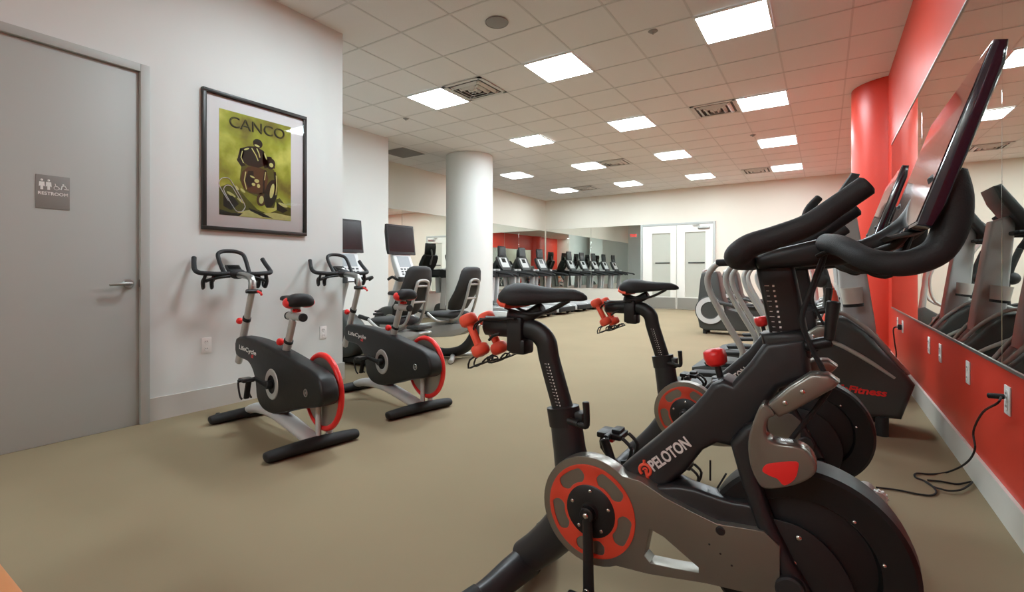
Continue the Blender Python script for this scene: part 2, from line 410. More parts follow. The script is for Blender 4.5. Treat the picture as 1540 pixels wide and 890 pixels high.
art('ground_rocks', [[(20, 470), (70, 480), (100, 520), (60, 560), (20, 540)], [(310, 480), (345, 505), (380, 525), (350, 545), (312, 530)], [(150, 535), (240, 562), (290, 585), (230, 580), (160, 552)], [(0, 560), (60, 575), (120, 570), (100, 590), (0, 590)]], 'ink', .0106)
art('motorcycle_shadow', [[(116, 262), (250, 262), (296, 290), (318, 350), (316, 440), (296, 520), (252, 524), (214, 470), (130, 440), (104, 380)]], 'olive', .01045)
art('motorcycle_body', [[(118, 330), (150, 296), (190, 286), (250, 300), (262, 350), (245, 430), (215, 452), (160, 448), (122, 420), (108, 370)], ('e', 222, 478, 27, 40, 8), [(88, 262), (150, 250), (300, 268), (302, 280), (150, 266), (92, 276)]], 'brown', .0108)
art('motorcycle_ink', [[(105, 200), (150, 178), (190, 170), (235, 186), (258, 220), (250, 270), (205, 292), (150, 290), (112, 268)], [(105, 200), (128, 214), (116, 270), (135, 292), (112, 304), (90, 272)], [(232, 190), (262, 226), (262, 280), (240, 290), (226, 240)], ('e', 202, 150, 27, 27, 0), ('e', 276, 255, 27, 34, 8), ('e', 262, 225, 22, 10, -20), ('e', 277, 436, 36, 88, 12), ('l', 6, [(246, 300), (236, 360), (236, 440)]), ('l', 7, [(300, 300), (306, 360), (296, 430)]), [(150, 320), (178, 316), (182, 400), (150, 420), (132, 380)]], 'ink', .0112)
art('motorcycle_highlight', [('e', 284, 418, 12, 46, 10), ('e', 279, 262, 12, 13, 0), ('e', 198, 164, 15, 6, 10), ('l', 3, [(168, 184), (192, 222), (204, 252)]), ('l', 3, [(196, 180), (208, 205), (214, 230)]), ('l', 2.5, [(118, 212), (110, 250), (124, 280)]), ('e', 196, 372, 13, 11, 0), ('e', 178, 395, 10, 9, 20), ('e', 206, 400, 9, 12, 0), ('e', 172, 352, 14, 5, 20), ('l', 2.5, [(136, 328), (128, 380), (140, 430)]), ('l', 2.5, [(246, 310), (240, 360)]), ('l', 3, [(309, 320), (312, 380), (306, 440)]), ('e', 222, 480, 13, 24, 8), ('e', 120, 440, 16, 7, 40), ('e', 90, 430, 14, 6, 60), ('e', 246, 215, 5, 20, -20), ('e', 140, 196, 16, 5, -30)], 'lime', .0116)
text('CANCO', .12, fr((.0118, uv(.5, .9)[0] + .006, uv(.5, .895)[1]), (0, 1, 0), (0, 0, 1)), 'ink', 'lettering', pr, width=.455, bold=.001)
text('CANCO', .12, fr((.0122, uv(.5, .9)[0] + .012, uv(.5, .9)[1]), (0, 1, 0), (0, 0, 1)), 'olive', 'lettering', pr, width=.45, bold=-.003)
g = G()
def clip(k, a): 
    c, s_ = cos(a), sin(a); return [(.0128, -.205 + c * p - s_ * q, -.25 + s_ * p + c * q) for p, q in k]
g.tube(clip([(-.05, -.02), (-.05, .1), (-.03, .135), (0, .145), (.03, .135), (.05, .1), (.05, -.09), (.03, -.125), (0, -.135), (-.03, -.12), (-.04, -.09), (-.04, .05), (-.02, .08), (.005, .085), (.026, .07), (.034, .04), (.034, -.07)], .55), .0028, 6, 3)
g.build('paper_clip_drawing', 'mat_board', pr)
G().box((.026, 0, 0), (.002, 2 * W2 - .054, 2 * H2 - .054)).build('glass', 'glass', po)
# ------------------------------------------------------------------ outlets and switches
def plate(x, y, z, ax, label, kind='outlet'):
    t = thing('wall_outlet' if kind != 'switch' else 'light_switch', label, 'outlet' if kind != 'switch' else 'switch', (x, y, z), {'+x': 0, '-x': 180, '-y': -90}[ax])
    G().box((.003, 0, 0), (.006, .072, .116), .0025).build('cover_plate', 'white', t)
    if kind == 'switch': G().box((.008, 0, 0), (.006, .03, .06), .002).build('toggle', 'dark', t)
    else:
        for s in (.026, -.026):
            so = G().lathe([(0, .003), (.016, .003), (.018, 0)], (.0055, 0, s), (1, 0, 0), 20).build('socket', 'white', t)
            G().box((.0088, .006, s + .002), (.001, .003, .009)).box((.0088, -.006, s + .002), (.001, .003, .009)).build('slots', 'hole', so)
    return t
plate(XL, 1.787, .475, '+x', 'white outlet on the left wall below the framed poster')
plate(XL, 2.785, .465, '+x', 'white outlet on the left wall near its corner, behind the stationary bikes')
for y, l in [(5.83, 'white outlet on the red wall holding the plug below the red column'), (6.2, 'white outlet farthest along the red wall'), (4.456, 'white plate on the red wall, third from the right edge'), (4.06, 'white plate on the red wall, middle of the row'), (3.352, 'white plate on the red wall, second from the right edge'), (2.712, 'white outlet on the red wall at the right edge with the bike cord plugged in')]:
    plate(XR, y, .505, '-x', l)
plate(-2.18, YF, 1.31, '-y', 'white switch plate with dark centre right of the double doors', 'switch')
# ------------------------------------------------------------------ double doors
g = G()
for xx in (-4.36, -2.43): g.box((xx, YF - .02, 1.18), (.06, .06, 2.36), .003)
g.box((-3.395, YF - .02, 2.33), (1.87, .06, .06), .003)
struct(g.build('trim_6', 'door'))
for k, (a, b, ga, gb) in enumerate(((-4.325, -3.40, -4.06, -3.56), (-3.39, -2.465, -3.17, -2.65))):
    o = struct(G().prism([(a, .01), (b, .01), (b, 2.295), (a, 2.295)], YF - .045, YF - .005, .002, holes=[[(ga, .34), (gb, .34), (gb, 2.09), (ga, 2.09)]]).build('door_%d' % (k + 2), 'doorw'))
    G().box(((ga + gb) / 2, YF - .012, 1.215), (gb - ga, .008, 1.75)).build('frosted_glass', 'frosted', o)
    G().box(((ga + gb) / 2 + .03, YF - .022, 1.27), (gb - ga - .1, .012, .035)).build('push_bar', 'dark', o)
    G().box(((a + b) / 2, YF - .047, .17), (b - a - .04, .004, .3)).build('kick_plate', 'steel', o)
dc = thing('door_closer', 'silver door closer arm on top of the right double door', 'door closer', (-2.68, YF - .045, 2.2))
G().box((0, -.02, 0), (.3, .04, .06), .006).build('closer_body', 'steel', dc)
G().tube([(-.1, -.03, .04), (-.3, -.03, .07), (-.12, -.02, .09)], .008, 8).build('closer_arm', 'steel', dc)
ex = thing('exit_sign', 'red exit sign seen in the far mirror', 'sign', (-7.25, 5.76, 2.66))
G().box((0, .02, 0), (.32, .04, .2), .006).build('sign_box', 'white', ex)
text('EXIT', .15, fr((0, .0415, 0), (-1, 0, 0), (0, 0, 1)), 'exit', 'lettering', ex, bold=.004)
# ------------------------------------------------------------------ wooden table by the camera
tb = thing('wooden_table', 'light oak table whose corner shows at the bottom left', 'table', (-1.15, -.25, 0))
G().box((0, 0, .735), (1.5, .74, .03), .004).build('tabletop', 'wood', tb)
for sx in (-1, 1):
    for sy in (-1, 1): G().box((sx * .7, sy * .32, .36), (.05, .05, .72), .004).build('leg', 'wood', tb)
g = G()
for sy in (-1, 1): g.box((0, sy * .32, .68), (1.35, .02, .08))
for sx in (-1, 1): g.box((sx * .7, 0, .68), (.02, .59, .08))
g.build('apron', 'wood', tb)
# ------------------------------------------------------------------ saddles
def saddle_rings(st, seg=18, drop=.55):
    """st: list of (x, half width, top z, bottom z)"""
    out = []
    for x, w, zt, zb in st:
        r = []
        for k in range(seg):
            a = 2 * pi * k / seg; c, s = cos(a), sin(a)
            cy = math.copysign(abs(c) ** .8, c) * w
            h = zt - zb
            z = (zb + h * .42) + (h * .58 * abs(s) ** .75 if s > 0 else -h * .42 * abs(s) ** .8)
            z -= (abs(cy) / max(w, 1e-4)) ** 2 * h * .12
            r.append((x, cy, z))
        out.append(r)
    return out
# ------------------------------------------------------------------ the two indoor cycles facing the red wall
def dumbbell(a, b, label):
    a, b = Vector(a), Vector(b); m = (a + b) / 2
    t = thing('dumbbell', label, 'dumbbell', m, 0, 'coral dumbbells in the bike racks')
    d = (b - a).normalized(); L = (b - a).length / 2
    G().tube([-d * L, d * L], .0135, 16).build('dumbbell_handle', 'orange', t)
    for s in (-1, 1):
        G().lathe([(0, -.019), (.022, -.019), (.029, -.013), (.031, 0), (.029, .013), (.022, .019), (0, .019)], d * s * L, d, 20).build('dumbbell_head', 'orange', t, sharp=60)
    return t
def peloton(label):
    t = thing('indoor_cycle', label, 'exercise bike', (-.545, 1.34, 0), 0, 'black indoor cycles facing the red wall')
    g = G()
    body = [(0.067,0.477),(0.156,0.566),(0.258,0.671),(0.291,0.716),(0.306,0.740),(0.333,0.755),(0.353,0.747),(0.390,0.797),(0.425,0.854),(0.510,0.870),(0.519,0.777),(0.456,0.746),(0.411,0.665),(0.379,0.623),(0.350,0.590),(0.319,0.592),(0.284,0.567),(0.242,0.503),(0.200,0.459),(0.147,0.425),(0.092,0.437)]
    g.prism(body, -.055, .055, .022, seg=4)
    g.prism([(0.150,0.442),(0.211,0.469),(0.261,0.476),(0.301,0.472),(0.354,0.467),(0.405,0.468),(0.440,0.427),(0.426,0.384),(0.324,0.377),(0.244,0.397)], -.075, -.015, .02, n=3, seg=3)
    # seat tube, flat oval, and the leg sweeping down to the rear foot
    g.tube([(-.125, 0, .575), (-.112, 0, .48), (-.09, 0, .40), (-.03, 0, .34)], [.05, .052, .06, .07], 20, 4, flat=.8, up=(0, 1, 0))
    g.tube([(.02, 0, .42), (-.06, 0, .33), (-.15, 0, .215), (-.22, 0, .14), (-.275, 0, .095)], [.05, .07, .06, .055, .05], 20, 5)
    g.tube([(.03, 0, .40), (.15, .005, .43), (.28, .005, .40), (.40, .005, .36)], [.05, .05, .05, .04], 16, 4)
    g.cyl((0, -.075, .358), (0, .075, .358), .055, seg=28, bev=.006)
    g.build('frame', 'frame', t)
    blade = [(0.353,0.611),(0.385,0.655),(0.414,0.672),(0.408,0.615),(0.414,0.535),(0.448,0.436),(0.481,0.370),(0.522,0.302),(0.545,0.259),(0.501,0.242),(0.475,0.292),(0.428,0.380),(0.397,0.465),(0.374,0.534)]
    for s in (-1, 1):
        G().prism(blade, s * .04, s * .090, .018, seg=3).build('fork_blade', 'frame', t)
    g = G(); g.cyl((.48, -.105, .31), (.48, .105, .31), .03, seg=20, bev=.004)
    for s in (-1, 1):
        g.tube([(.52, s * .082, .24), (.56, s * .085, .14), (.60, s * .09, .07), (.66, s * .09, .045)], .028, 12, 3)
    g.build('fork_foot', 'frame', t)
    # seat post with height marks
    g = G(); g.tube([(-.425, 0, .838), (-.30, 0, .836), (-.235, 0, .832), (-.195, 0, .80), (-.18, 0, .74), (-.125, 0, .57)], [.033, .033, .034, .036, .035, .035], 20, 5, flat=.66, up=(0, 1, 0))
    sp = g.build('seat_post', 'black', t)
    g = G()
    for k in range(18):
        f = k / 17; g.box((-.176 + .052 * f + .004, -.0236, .735 - .16 * f), (.0035, .0012, .0045))
        g.box((-.186 + .052 * f + .004, -.0236, .735 - .16 * f), (.008 if k % 3 == 0 else .005, .0012, .0012))
    g.build('height_marks', 'white', sp)
    g = G(); g.tube([(-.135, 0, .605), (-.125, 0, .55)], .053, 22, flat=.78, up=(0, 1, 0), dome=False)
    g.box((-.085, 0, .575), (.05, .04, .05), .008)
    g.build('post_collar', 'black', t)
    g = G(); g.cyl((-.10, -.03, .575), (-.066, -.034, .572), .011, seg=14).tube([(-.07, -.034, .572), (-.042, -.04, .57), (-.036, -.04, .585), (-.04, -.04, .64)], [.008, .009, .009, .0105], 12, 3)
    g.build('clamp_lever', 'black', t)
    g = G(); g.box((-.295, 0, .818), (.058, .07, .115), .01).box((-.285, 0, .78), (.06, .065, .05), .01)
    g.tube([(-.32, -.025, .88), (-.27, 0, .875), (-.21, 0, .905)], .02, 14, 4)
    g.tube([(-.345, -.04, .818), (-.37, -.042, .81), (-.385, -.042, .795)], .005, 8, 3)
    g.build('slider_clamp', 'black', t)
    st = [(-.345, .03, .945, .93), (-.338, .06, .963, .924), (-.318, .078, .98, .916), (-.29, .085, .986, .912), (-.25, .076, .981, .914), (-.21, .056, .974, .920), (-.17, .038, .970, .924), (-.13, .029, .969, .929), (-.095, .024, .967, .931), (-.07, .019, .958, .932), (-.056, .008, .948, .936)]
    sd = G().loft(saddle_rings(st, 22)).build('seat', 'pad', t, sharp=70)
    G().loft(saddle_rings([(x - .006, w * .96, zb + .022, zb - .008) for x, w, zt, zb in st[:4]], 22)).build('seat_underside', 'orange', sd, sharp=70)
    g = G()
    for s in (-1, 1): g.tube([(-.33, s * .03, .905), (-.28, s * .022, .89), (-.2, s * .022, .892), (-.12, s * .014, .93)], .005, 8, 4)
    g.build('seat_rails', 'black', sd)
    g = G()       # wire rack for the weights behind the seat
    for s, pts in ((-1, [(-0.277,0.873),(-0.380,0.869),(-0.430,0.847),(-0.438,0.818),(-0.416,0.782),(-0.408,0.754),(-0.446,0.728),(-0.452,0.700),(-0.427,0.710),(-0.397,0.722),(-0.354,0.737),(-0.372,0.744),(-0.394,0.726)]), (1, [(-0.327,0.864),(-0.415,0.862),(-0.449,0.849),(-0.455,0.815),(-0.426,0.771),(-0.415,0.739),(-0.444,0.722),(-0.441,0.704),(-0.415,0.709),(-0.393,0.720),(-0.349,0.738),(-0.371,0.743),(-0.390,0.725)])):
        for dy in (-.016, .016):
            g.tube([(x, s * .05 + dy * (1 if i > 4 else .4), z) for i, (x, z) in enumerate(pts)], .0032, 7, 2)
    g.tube([(-.30, -.03, .865), (-.43, -.03, .862), (-.43, .03, .862), (-.30, .03, .865)], .004, 7)
    g.build('dumbbell_rack', 'black', t)
    # drive side
    g = G()
    arc = [(.148 * cos(a), .358 + .148 * sin(a)) for a in [R(q) for q in range(52, 308, 8)]]
    outer = arc + [(.16, .237), (.30, .262), (.42, .275), (.46, .30), (.46, .40), (.428, .425), (.36, .418), (.327, .414), (.26, .43), (.20, .447), (.14, .473)]
    hole = [(.165, .355), (.20, .345), (.285, .295), (.285, .283), (.22, .273), (.165, .267), (.15, .28)]
    disc = [(.122 * cos(a), .358 + .122 * sin(a)) for a in [R(q) for q in range(0, 360, 8)]]
    g.prism(outer, -.096, -.052, .017, holes=[hole], seg=4)
    cg = g.build('chain_guard', 'guard', t)
    g = G()
    for x, z in ((.31, .36), (.335, .345), (.36, .325)): g.ball((x, -.093, z), .004, 10)
    g.cyl((.335, -.1, .40), (.335, -.08, .40), .011, seg=16, bev=.003)
    g.build('guard_bolts', 'black', cg)
    ring = [(.127 * cos(a), .358 + .127 * sin(a)) for a in [R(q) for q in range(0, 360, 6)]]
    slots = []
    for k in range(5):
        c = R(72 * k + 54); w = R(25)
        pts = [(.116 * cos(c + w * q), .358 + .116 * sin(c + w * q)) for q in (-.75, -.35, 0, .35, .75)] + [(.098 * cos(c + w), .358 + .098 * sin(c + w))] + [(.080 * cos(c + w * q), .358 + .080 * sin(c + w * q)) for q in (.75, .3, 0, -.3, -.75)] + [(.098 * cos(c - w), .358 + .098 * sin(c - w))]
        slots.append([(p.x, p.y) for p in crom([(a, b, 0) for a, b in pts], 3, True)])
    dk = G().prism(ring, -.0985, -.0925, .002, holes=slots, seg=2).build('pulley_disc', 'disc', t)
    G().lathe([(0, -.001), (.12, -.001), (.12, 0)], (0, -.0925, .358), (0, 1, 0), 40).build('pulley_backing', 'dark', dk)
    h = G().lathe([(0, .012), (.022, .012), (.026, .004), (.068, .003), (.072, 0)], (0, -.0985, .358), (0, -1, 0), 40).build('hub_plate', 'black', t)
    g = G()
    for k in range(5): a = R(90 + 72 * k); g.ball((.056 * cos(a), -.1015, .358 + .056 * sin(a)), (.0055, .003, .0055), 12)
    g.build('hub_bolts', 'chrome', h)
    g = G(); g.cyl((0, -.105, .358), (0, -.13, .358), .02, seg=20, bev=.003)
    g.tube([(0, -.122, .372), (.004, -.124, .30), (.008, -.13, .21), (.010, -.132, .155)], [.014, .0145, .015, .016], 14, 3, flat=.7, up=(1, 0, 0))
    ca = g.build('crank', 'black', t)
    G().ball((0, -.131, .358), (.008, .004, .008), 14).ball((.01, -.147, .165), (.008, .004, .008), 14).build('crank_bolt', 'chrome', ca)
    g = G(); g.tube([(0, .10, .358), (-.02, .115, .42), (-.047, .12, .484)], [.014, .014, .015], 14, flat=.7, up=(1, 0, 0))
    g.build('crank', 'black', t)
    def pedal(x, y, z, s):
        g = G(); g.cyl((x, y, z), (x, y + s * .10, z), .011, seg=14)
        g.box((x, y + s * .06, z), (.085, .075, .02), .006).box((x + .02, y + s * .06, z + .014), (.03, .05, .016), .004)
        for q in (-.03, .03): g.tube([(x + .045, y + s * .06 + q, z), (x + .075, y + s * .06 + q, z - .03), (x + .055, y + s * .06 + q, z - .085), (x + .02, y + s * .06 + q, z - .10)], .006, 8, 3)
        g.tube([(x - .03, y + s * .06, z), (x - .035, y + s * .06, z - .05), (x + .02, y + s * .06, z - .10)], .008, 8, 3, flat=1.6)
        p = g.build('pedal', 'black', t)
        G().box((x - .005, y + s * .05, z - .016), (.03, .03, .014), .003).build('pedal_clip', 'redp', p)
        G().ball((x, y - s * .012, z), (.006, .004, .006), 10).build('spindle_bolt', 'chrome', p)
    pedal(.010, -.14, .160, -1); pedal(-.047, .13, .484, 1)
    # flywheel
    g = G(); g.lathe([(0, -.05), (.05, -.05), (.06, -.042), (.140, -.03), (.147, -.048), (.205, -.05), (.214, -.042), (.217, 0), (.214, .042), (.205, .05), (.147, .048), (.140, .03), (.06, .042), (.05, .05), (0, .05)], (.503, 0, .353), (0, 1, 0), 72)
    fw = g.build('flywheel', 'fly', t, sharp=25)
    for x, z in [(0.599,0.476),(0.441,0.555),(0.651,0.398)]: G().ball((x, -.051, z), .005, 10).build('flywheel_bolt', 'chrome', fw)
    g = G(); g.prism([(.40, .45), (.44, .445), (.50, .44), (.56, .40), (.60, .33), (.605, .25), (.56, .18), (.48, .16), (.42, .20), (.40, .30)], -.062, -.054, .003, n=3)
    hc = g.build('hub_cover', 'black', t)
    for x, z in ((.495, .415), (.485, .355)): G().ball((x, -.063, z), (.007, .004, .007), 12).build('cover_bolt', 'chrome', hc)
    # feet
    g = G()
    for s in (-1, 1): g.tube([(-.262, 0, .088), (-.28, s * .08, .076), (-.305, s * .16, .056), (-.34, s * .25, .042)], [.05, .046, .04, .034], 18, 4)
    rs = g.build('rear_foot', 'frame', t)
    for s in (-1, 1): G().tube([(-.316, s * .19, .052), (-.345, s * .262, .041)], [.041, .038], 18).build('foot_cap', 'rubber', rs)
    G().ball((-.262, -.03, .135), .014, 12).build('leg_bolt', 'black', rs)
    g = G(); g.tube([(.70, -.27, .04), (.68, -.12, .045), (.68, .12, .045), (.70, .27, .04)], .036, 18, 4)
    fs = g.build('front_foot', 'silver', t)
    for s in (-1, 1):
        wv = G().lathe([(0, -.014), (.026, -.014), (.03, -.008), (.03, .008), (.026, .014), (0, .014)], (.745, s * .23, .03), (0, 1, 0), 24)
        for k in range(12): a = 2 * pi * k / 12; wv.box((.745 + .03 * cos(a), s * .23, .03 + .03 * sin(a)), (.008, .02, .008), .002)
        wv.build('transport_wheel', 'white', fs)
        G().tube([(.69, s * .235, .04), (.745, s * .235, .03)], .014, 10).build('wheel_bracket', 'black', fs)
    # head and handlebar post
    g = G(); post = [(0.400,1.048),(0.482,1.043),(0.511,0.883),(0.435,0.862)]
    g.prism(post, -.032, .032, .012, seg=3)
    hp = g.build('handlebar_post', 'black', t)
    g = G(); (ax, az), (bx, bz) = [(0.442,0.987),(0.459,0.877)]
    for k in range(10):
        f = k / 9; g.box((ax + (bx - ax) * f, -.0326, az + (bz - az) * f), (.0045, .0012, .0045)).box((ax - .014 + (bx - ax) * f, -.0326, az + (bz - az) * f), (.010 if k % 3 == 0 else .006, .0012, .0014))
    g.build('height_marks', 'white', hp)
    g = G(); col = [(0.415,0.872),(0.497,0.885),(0.522,0.864),(0.517,0.821),(0.425,0.825)]
    g.prism(col, -.05, .05, .014, seg=3); g.build('post_collar', 'black', t)
    g = G(); lv = [(0.509,0.852),(0.555,0.866)]; lu = [(0.553,0.871),(0.561,0.953)]
    g.tube(V(lv, -.055), [.013, .013], 14).tube(V(lu, -.06), [.010, .014], 12, flat=1.2)
    g.build('clamp_lever', 'black', t)
    g = G(); mt = [(0.397,1.054),(0.439,1.072),(0.538,1.096),(0.557,1.081),(0.545,1.036),(0.487,1.031),(0.411,1.028)]
    g.prism(mt, -.055, .055, .014, seg=3); g.build('handlebar_mount', 'black', t)
    hn = [(0.391,1.060),(0.414,1.077),(0.461,1.093),(0.517,1.115),(0.564,1.149),(0.612,1.185)]
    g = G(); near = V(hn, -.2); far = [(x, -y, z) for x, y, z in near]
    x0, _, z0 = near[0]
    g.tube(near[::-1] + [(x0 - .012, -.13, z0 - .008), (x0 - .012, .13, z0 - .008)] + far, [.0205, .021, .0225, .024, .026, .027, .027, .027, .027, .026, .024, .0225, .021, .0205], 18, 5)
    g.build('handlebar', 'pad', t)
    low = V([(0.548,1.084)], -.05) + V([(0.574,1.074)], -.12) + V([(0.611,1.046)], -.19) + V([(0.649,1.035),(0.684,1.040),(0.714,1.061),(0.730,1.104),(0.732,1.148),(0.724,1.190)], -.22)
    for s in (1, -1):
        G().tube([(x, y * s, z) for x, y, z in low], [.022, .022, .022, .0225, .0235, .025, .0265, .0275, .0275], 18, 5).build('handlebar_grip', 'pad', t)
    # tablet
    M = Matrix.Translation((.738, 0, 1.243)) @ Matrix.Rotation(R(18.4), 4, 'Y')
    g = G(); o = [(-.014, -.155), (-.014, .156), (.004, .158), (.012, .12), (.014, -.11), (.009, -.152)]
    g.prism(o, -.27, .27, .007, M=M, seg=2); tbp = g.build('tablet', 'navy', t)
    G().prism([(-.0152, -.148), (-.0152, .15), (-.0138, .15), (-.0138, -.148)], -.262, .262, M=M).build('screen', 'gloss', tbp)
    g = G(); g.prism([(-.012, -.158), (.012, -.152), (-.03, -.178), (-.04, -.175)], -.16, .16, .003, M=M); g.build('speaker_bar', 'dark', tbp)
    g = G(); g.tube([(.74, 0, 1.2), (.70, 0, 1.12), (.62, 0, 1.07), (.53, 0, 1.06)], [.03, .028, .024, .03], 14, 4).box((.752, 0, 1.22), (.03, .12, .12), .008, [('Y', R(18))])
    for s in (-1, 1): g.tube([(.60, s * .03, 1.05), (.665, s * .06, 1.075), (.69, s * .08, 1.11)], .009, 10, 3)
    g.build('tablet_bracket', 'black', t)
    G().ball((.548, -.04, 1.085), .016, 14).cyl((.548, -.07, 1.085), (.548, -.03, 1.085), .008, seg=12).build('pivot_bolt', 'chrome', t)
    g = G(); g.tube(V([(0.530,1.053),(0.559,1.063),(0.603,1.035),(0.635,1.014),(0.664,1.021)], -.09) + [(.70, -.02, 1.10)], .0055, 8, 4)
    g.tube(V([(0.545,1.062),(0.522,0.989),(0.502,0.914),(0.522,0.849),(0.552,0.779),(0.542,0.742)], -.08) + [(.47, -.06, .62)], .0055, 8, 4)
    g.tube(V([(0.298,0.536),(0.298,0.485)], -.02), .0025, 6).tube(V([(0.336,0.511),(0.314,0.467)], -.02), .0025, 6)
    g.build('cable', 'rubber', t)
    # resistance knob
    g = G(); g.prism([(0.296,0.709),(0.303,0.744),(0.331,0.754),(0.356,0.729)], -.035, .03, .01); (kx, kz), (jx, jz) = [(0.320,0.744),(0.307,0.797)]
    g.tube([(kx, 0, kz), (jx, 0, jz)], .0085, 12).cyl((kx - .002, 0, kz - .012), (kx - .003, 0, kz + .006), .02, seg=18, bev=.002)
    g.build('knob_stem', 'black', t)
    d = Vector((jx - kx, 0, jz - kz)).normalized()
    g = G().lathe([(0, -.018), (.018, -.020), (.0265, -.012), (.029, .004), (.0275, .018), (.018, .024), (0, .025)], (jx, 0, jz), d, 8)
    g.build('resistance_knob', 'redp', t, sharp=70)
    # bottle holders and front tray
    vis = [(0.438,0.723),(0.479,0.768),(0.519,0.802),(0.552,0.804),(0.572,0.790),(0.562,0.776),(0.479,0.710),(0.460,0.698),(0.443,0.711)]
    cup = [(0.426,0.724),(0.410,0.685),(0.399,0.636),(0.403,0.588),(0.416,0.553),(0.434,0.538),(0.479,0.553),(0.513,0.575),(0.530,0.597),(0.529,0.616),(0.517,0.635),(0.495,0.645),(0.463,0.644),(0.442,0.649),(0.435,0.665),(0.439,0.693),(0.452,0.704),(0.442,0.720)]
    refl = [(0.429,0.577),(0.434,0.592),(0.451,0.601),(0.494,0.613),(0.497,0.597),(0.490,0.573),(0.471,0.556),(0.458,0.567),(0.445,0.570)]
    for s in (-1, 1):
        p = G().prism(vis, s * .075, s * .125, .008, seg=3).build('fork_tray', 'guard', t)
        for x, z in [(0.472,0.733),(0.505,0.762)]: G().ball((x, s * .1255, z), (.006, .003, .006), 12).build('tray_screw', 'chrome', p)
        if s > 0: continue
        b = G().prism(cup, s * .08, s * .135, .022, seg=4, n=3).build('bottle_holder', 'smoke', t)
        G().prism(refl, s * .1345, s * .1365, .001, n=3).build('holder_red_reflection', 'redp', b)  # red reflection in the smoky plastic, painted as a coloured patch
    # lettering
    (a0, b0), (a1, b1) = [(0.156,0.499),(0.252,0.586)]
    dv = Vector((a1 - a0, 0, b1 - b0)); c0 = Vector(((a0 + a1) / 2, -.0556, (b0 + b1) / 2))
    text('PELOTON', .04, fr(c0, dv, (-dv.z, 0, dv.x)), 'white', 'lettering', t, width=dv.length, bold=.0012)
    (lx, lz), = [(0.142,0.485)]
    u = dv.normalized(); w = Vector((-u.z, 0, u.x)); c = Vector((lx, -.056, lz))
    g = G(); c = c + u * .001 + w * .004; up = Vector((-.12, 0, 1)).normalized(); rt = Vector((1, 0, .12)).normalized()
    ringp = [c + (rt * cos(a) + up * sin(a)) * .0150 for a in [R(q) for q in range(-60, 226, 15)]]
    g.tube(ringp, .0042, 8).tube([c - up * .028 + rt * .005, c + rt * .002], .0044, 8).tube([c + up * .014, c + up * .026], .004, 8)
    g.tube([c + (rt * cos(a) + up * sin(a)) * .0055 for a in [R(q) for q in range(-60, 200, 30)]], .0024, 8)
    g.build('emblem', 'orange', t)
    return t
P1 = peloton('nearest black indoor cycle with big tablet, white lettering on its frame')
P2 = dup(P1, 'black indoor cycle behind the nearest one, facing the red wall', (-.545, 2.43, 0))
for base, who in ((1.34, 'nearest'), (2.43, 'second')):
    for ly, l in ((-.05, 'coral dumbbell on the near side of the seat rack of the %s black cycle'), (.05, 'coral dumbbell on the far side of the seat rack of the %s black cycle')):
        a, b = ([(-0.465,0.858),(-0.414,0.762)] if ly < 0 else [(-0.462,0.857),(-0.408,0.756)])
        dumbbell((-.545 + a[0], base + ly, a[1]), (-.545 + b[0], base + ly, b[1]), l % who)
cb = thing('power_cable', 'black power cord on the carpet from the second cycle to the wall outlet', 'cord', (0, 0, 0))
fl = [(x, y, .006) for x, y in [(0.204, 2.845), (0.285, 2.864), (0.356, 2.862), (0.405, 2.878), (0.432, 2.934), (0.428, 3.006), (0.406, 3.062), (0.377, 3.088), (0.387, 3.151), (0.448, 3.181), (0.523, 3.258)]]
G().tube(fl + [(0.56, 3.09, 0.113), (0.56, 2.921, 0.231), (0.56, 2.944, 0.307), (0.56, 2.792, 0.428), (0.56, 2.586, 0.514)] + [(.60, 2.72, .515)], .0042, 8, 5).tube([(x, y, .014 if 1 < i < 6 else .006) for i, (x, y) in enumerate([(0.406, 3.062), (0.428, 3.006), (0.452, 2.964), (0.487, 2.962), (0.538, 3.019), (0.594, 3.148), (0.533, 3.1), (0.473, 3.096), (0.421, 3.08)])], .0042, 8, 5).build('cord', 'rubber', cb)
G().tube([(.565, 2.735, .512), (.606, 2.715, .518)], .011, 12).build('plug', 'black', cb)
cb = thing('power_cable', 'short black cord hanging from its plug beside the red column', 'cord', (0, 0, 0))
G().tube([(.585, 5.83, .50), (.55, 5.84, .48), (.56, 5.86, .35), (.575, 5.90, .2), (.52, 5.95, .05), (.40, 6.0, .008), (.30, 6.05, .008)], .006, 8, 5).build('cord', 'rubber', cb)
G().box((.595, 5.83, .50), (.03, .04, .05), .006).build('plug', 'black', cb)
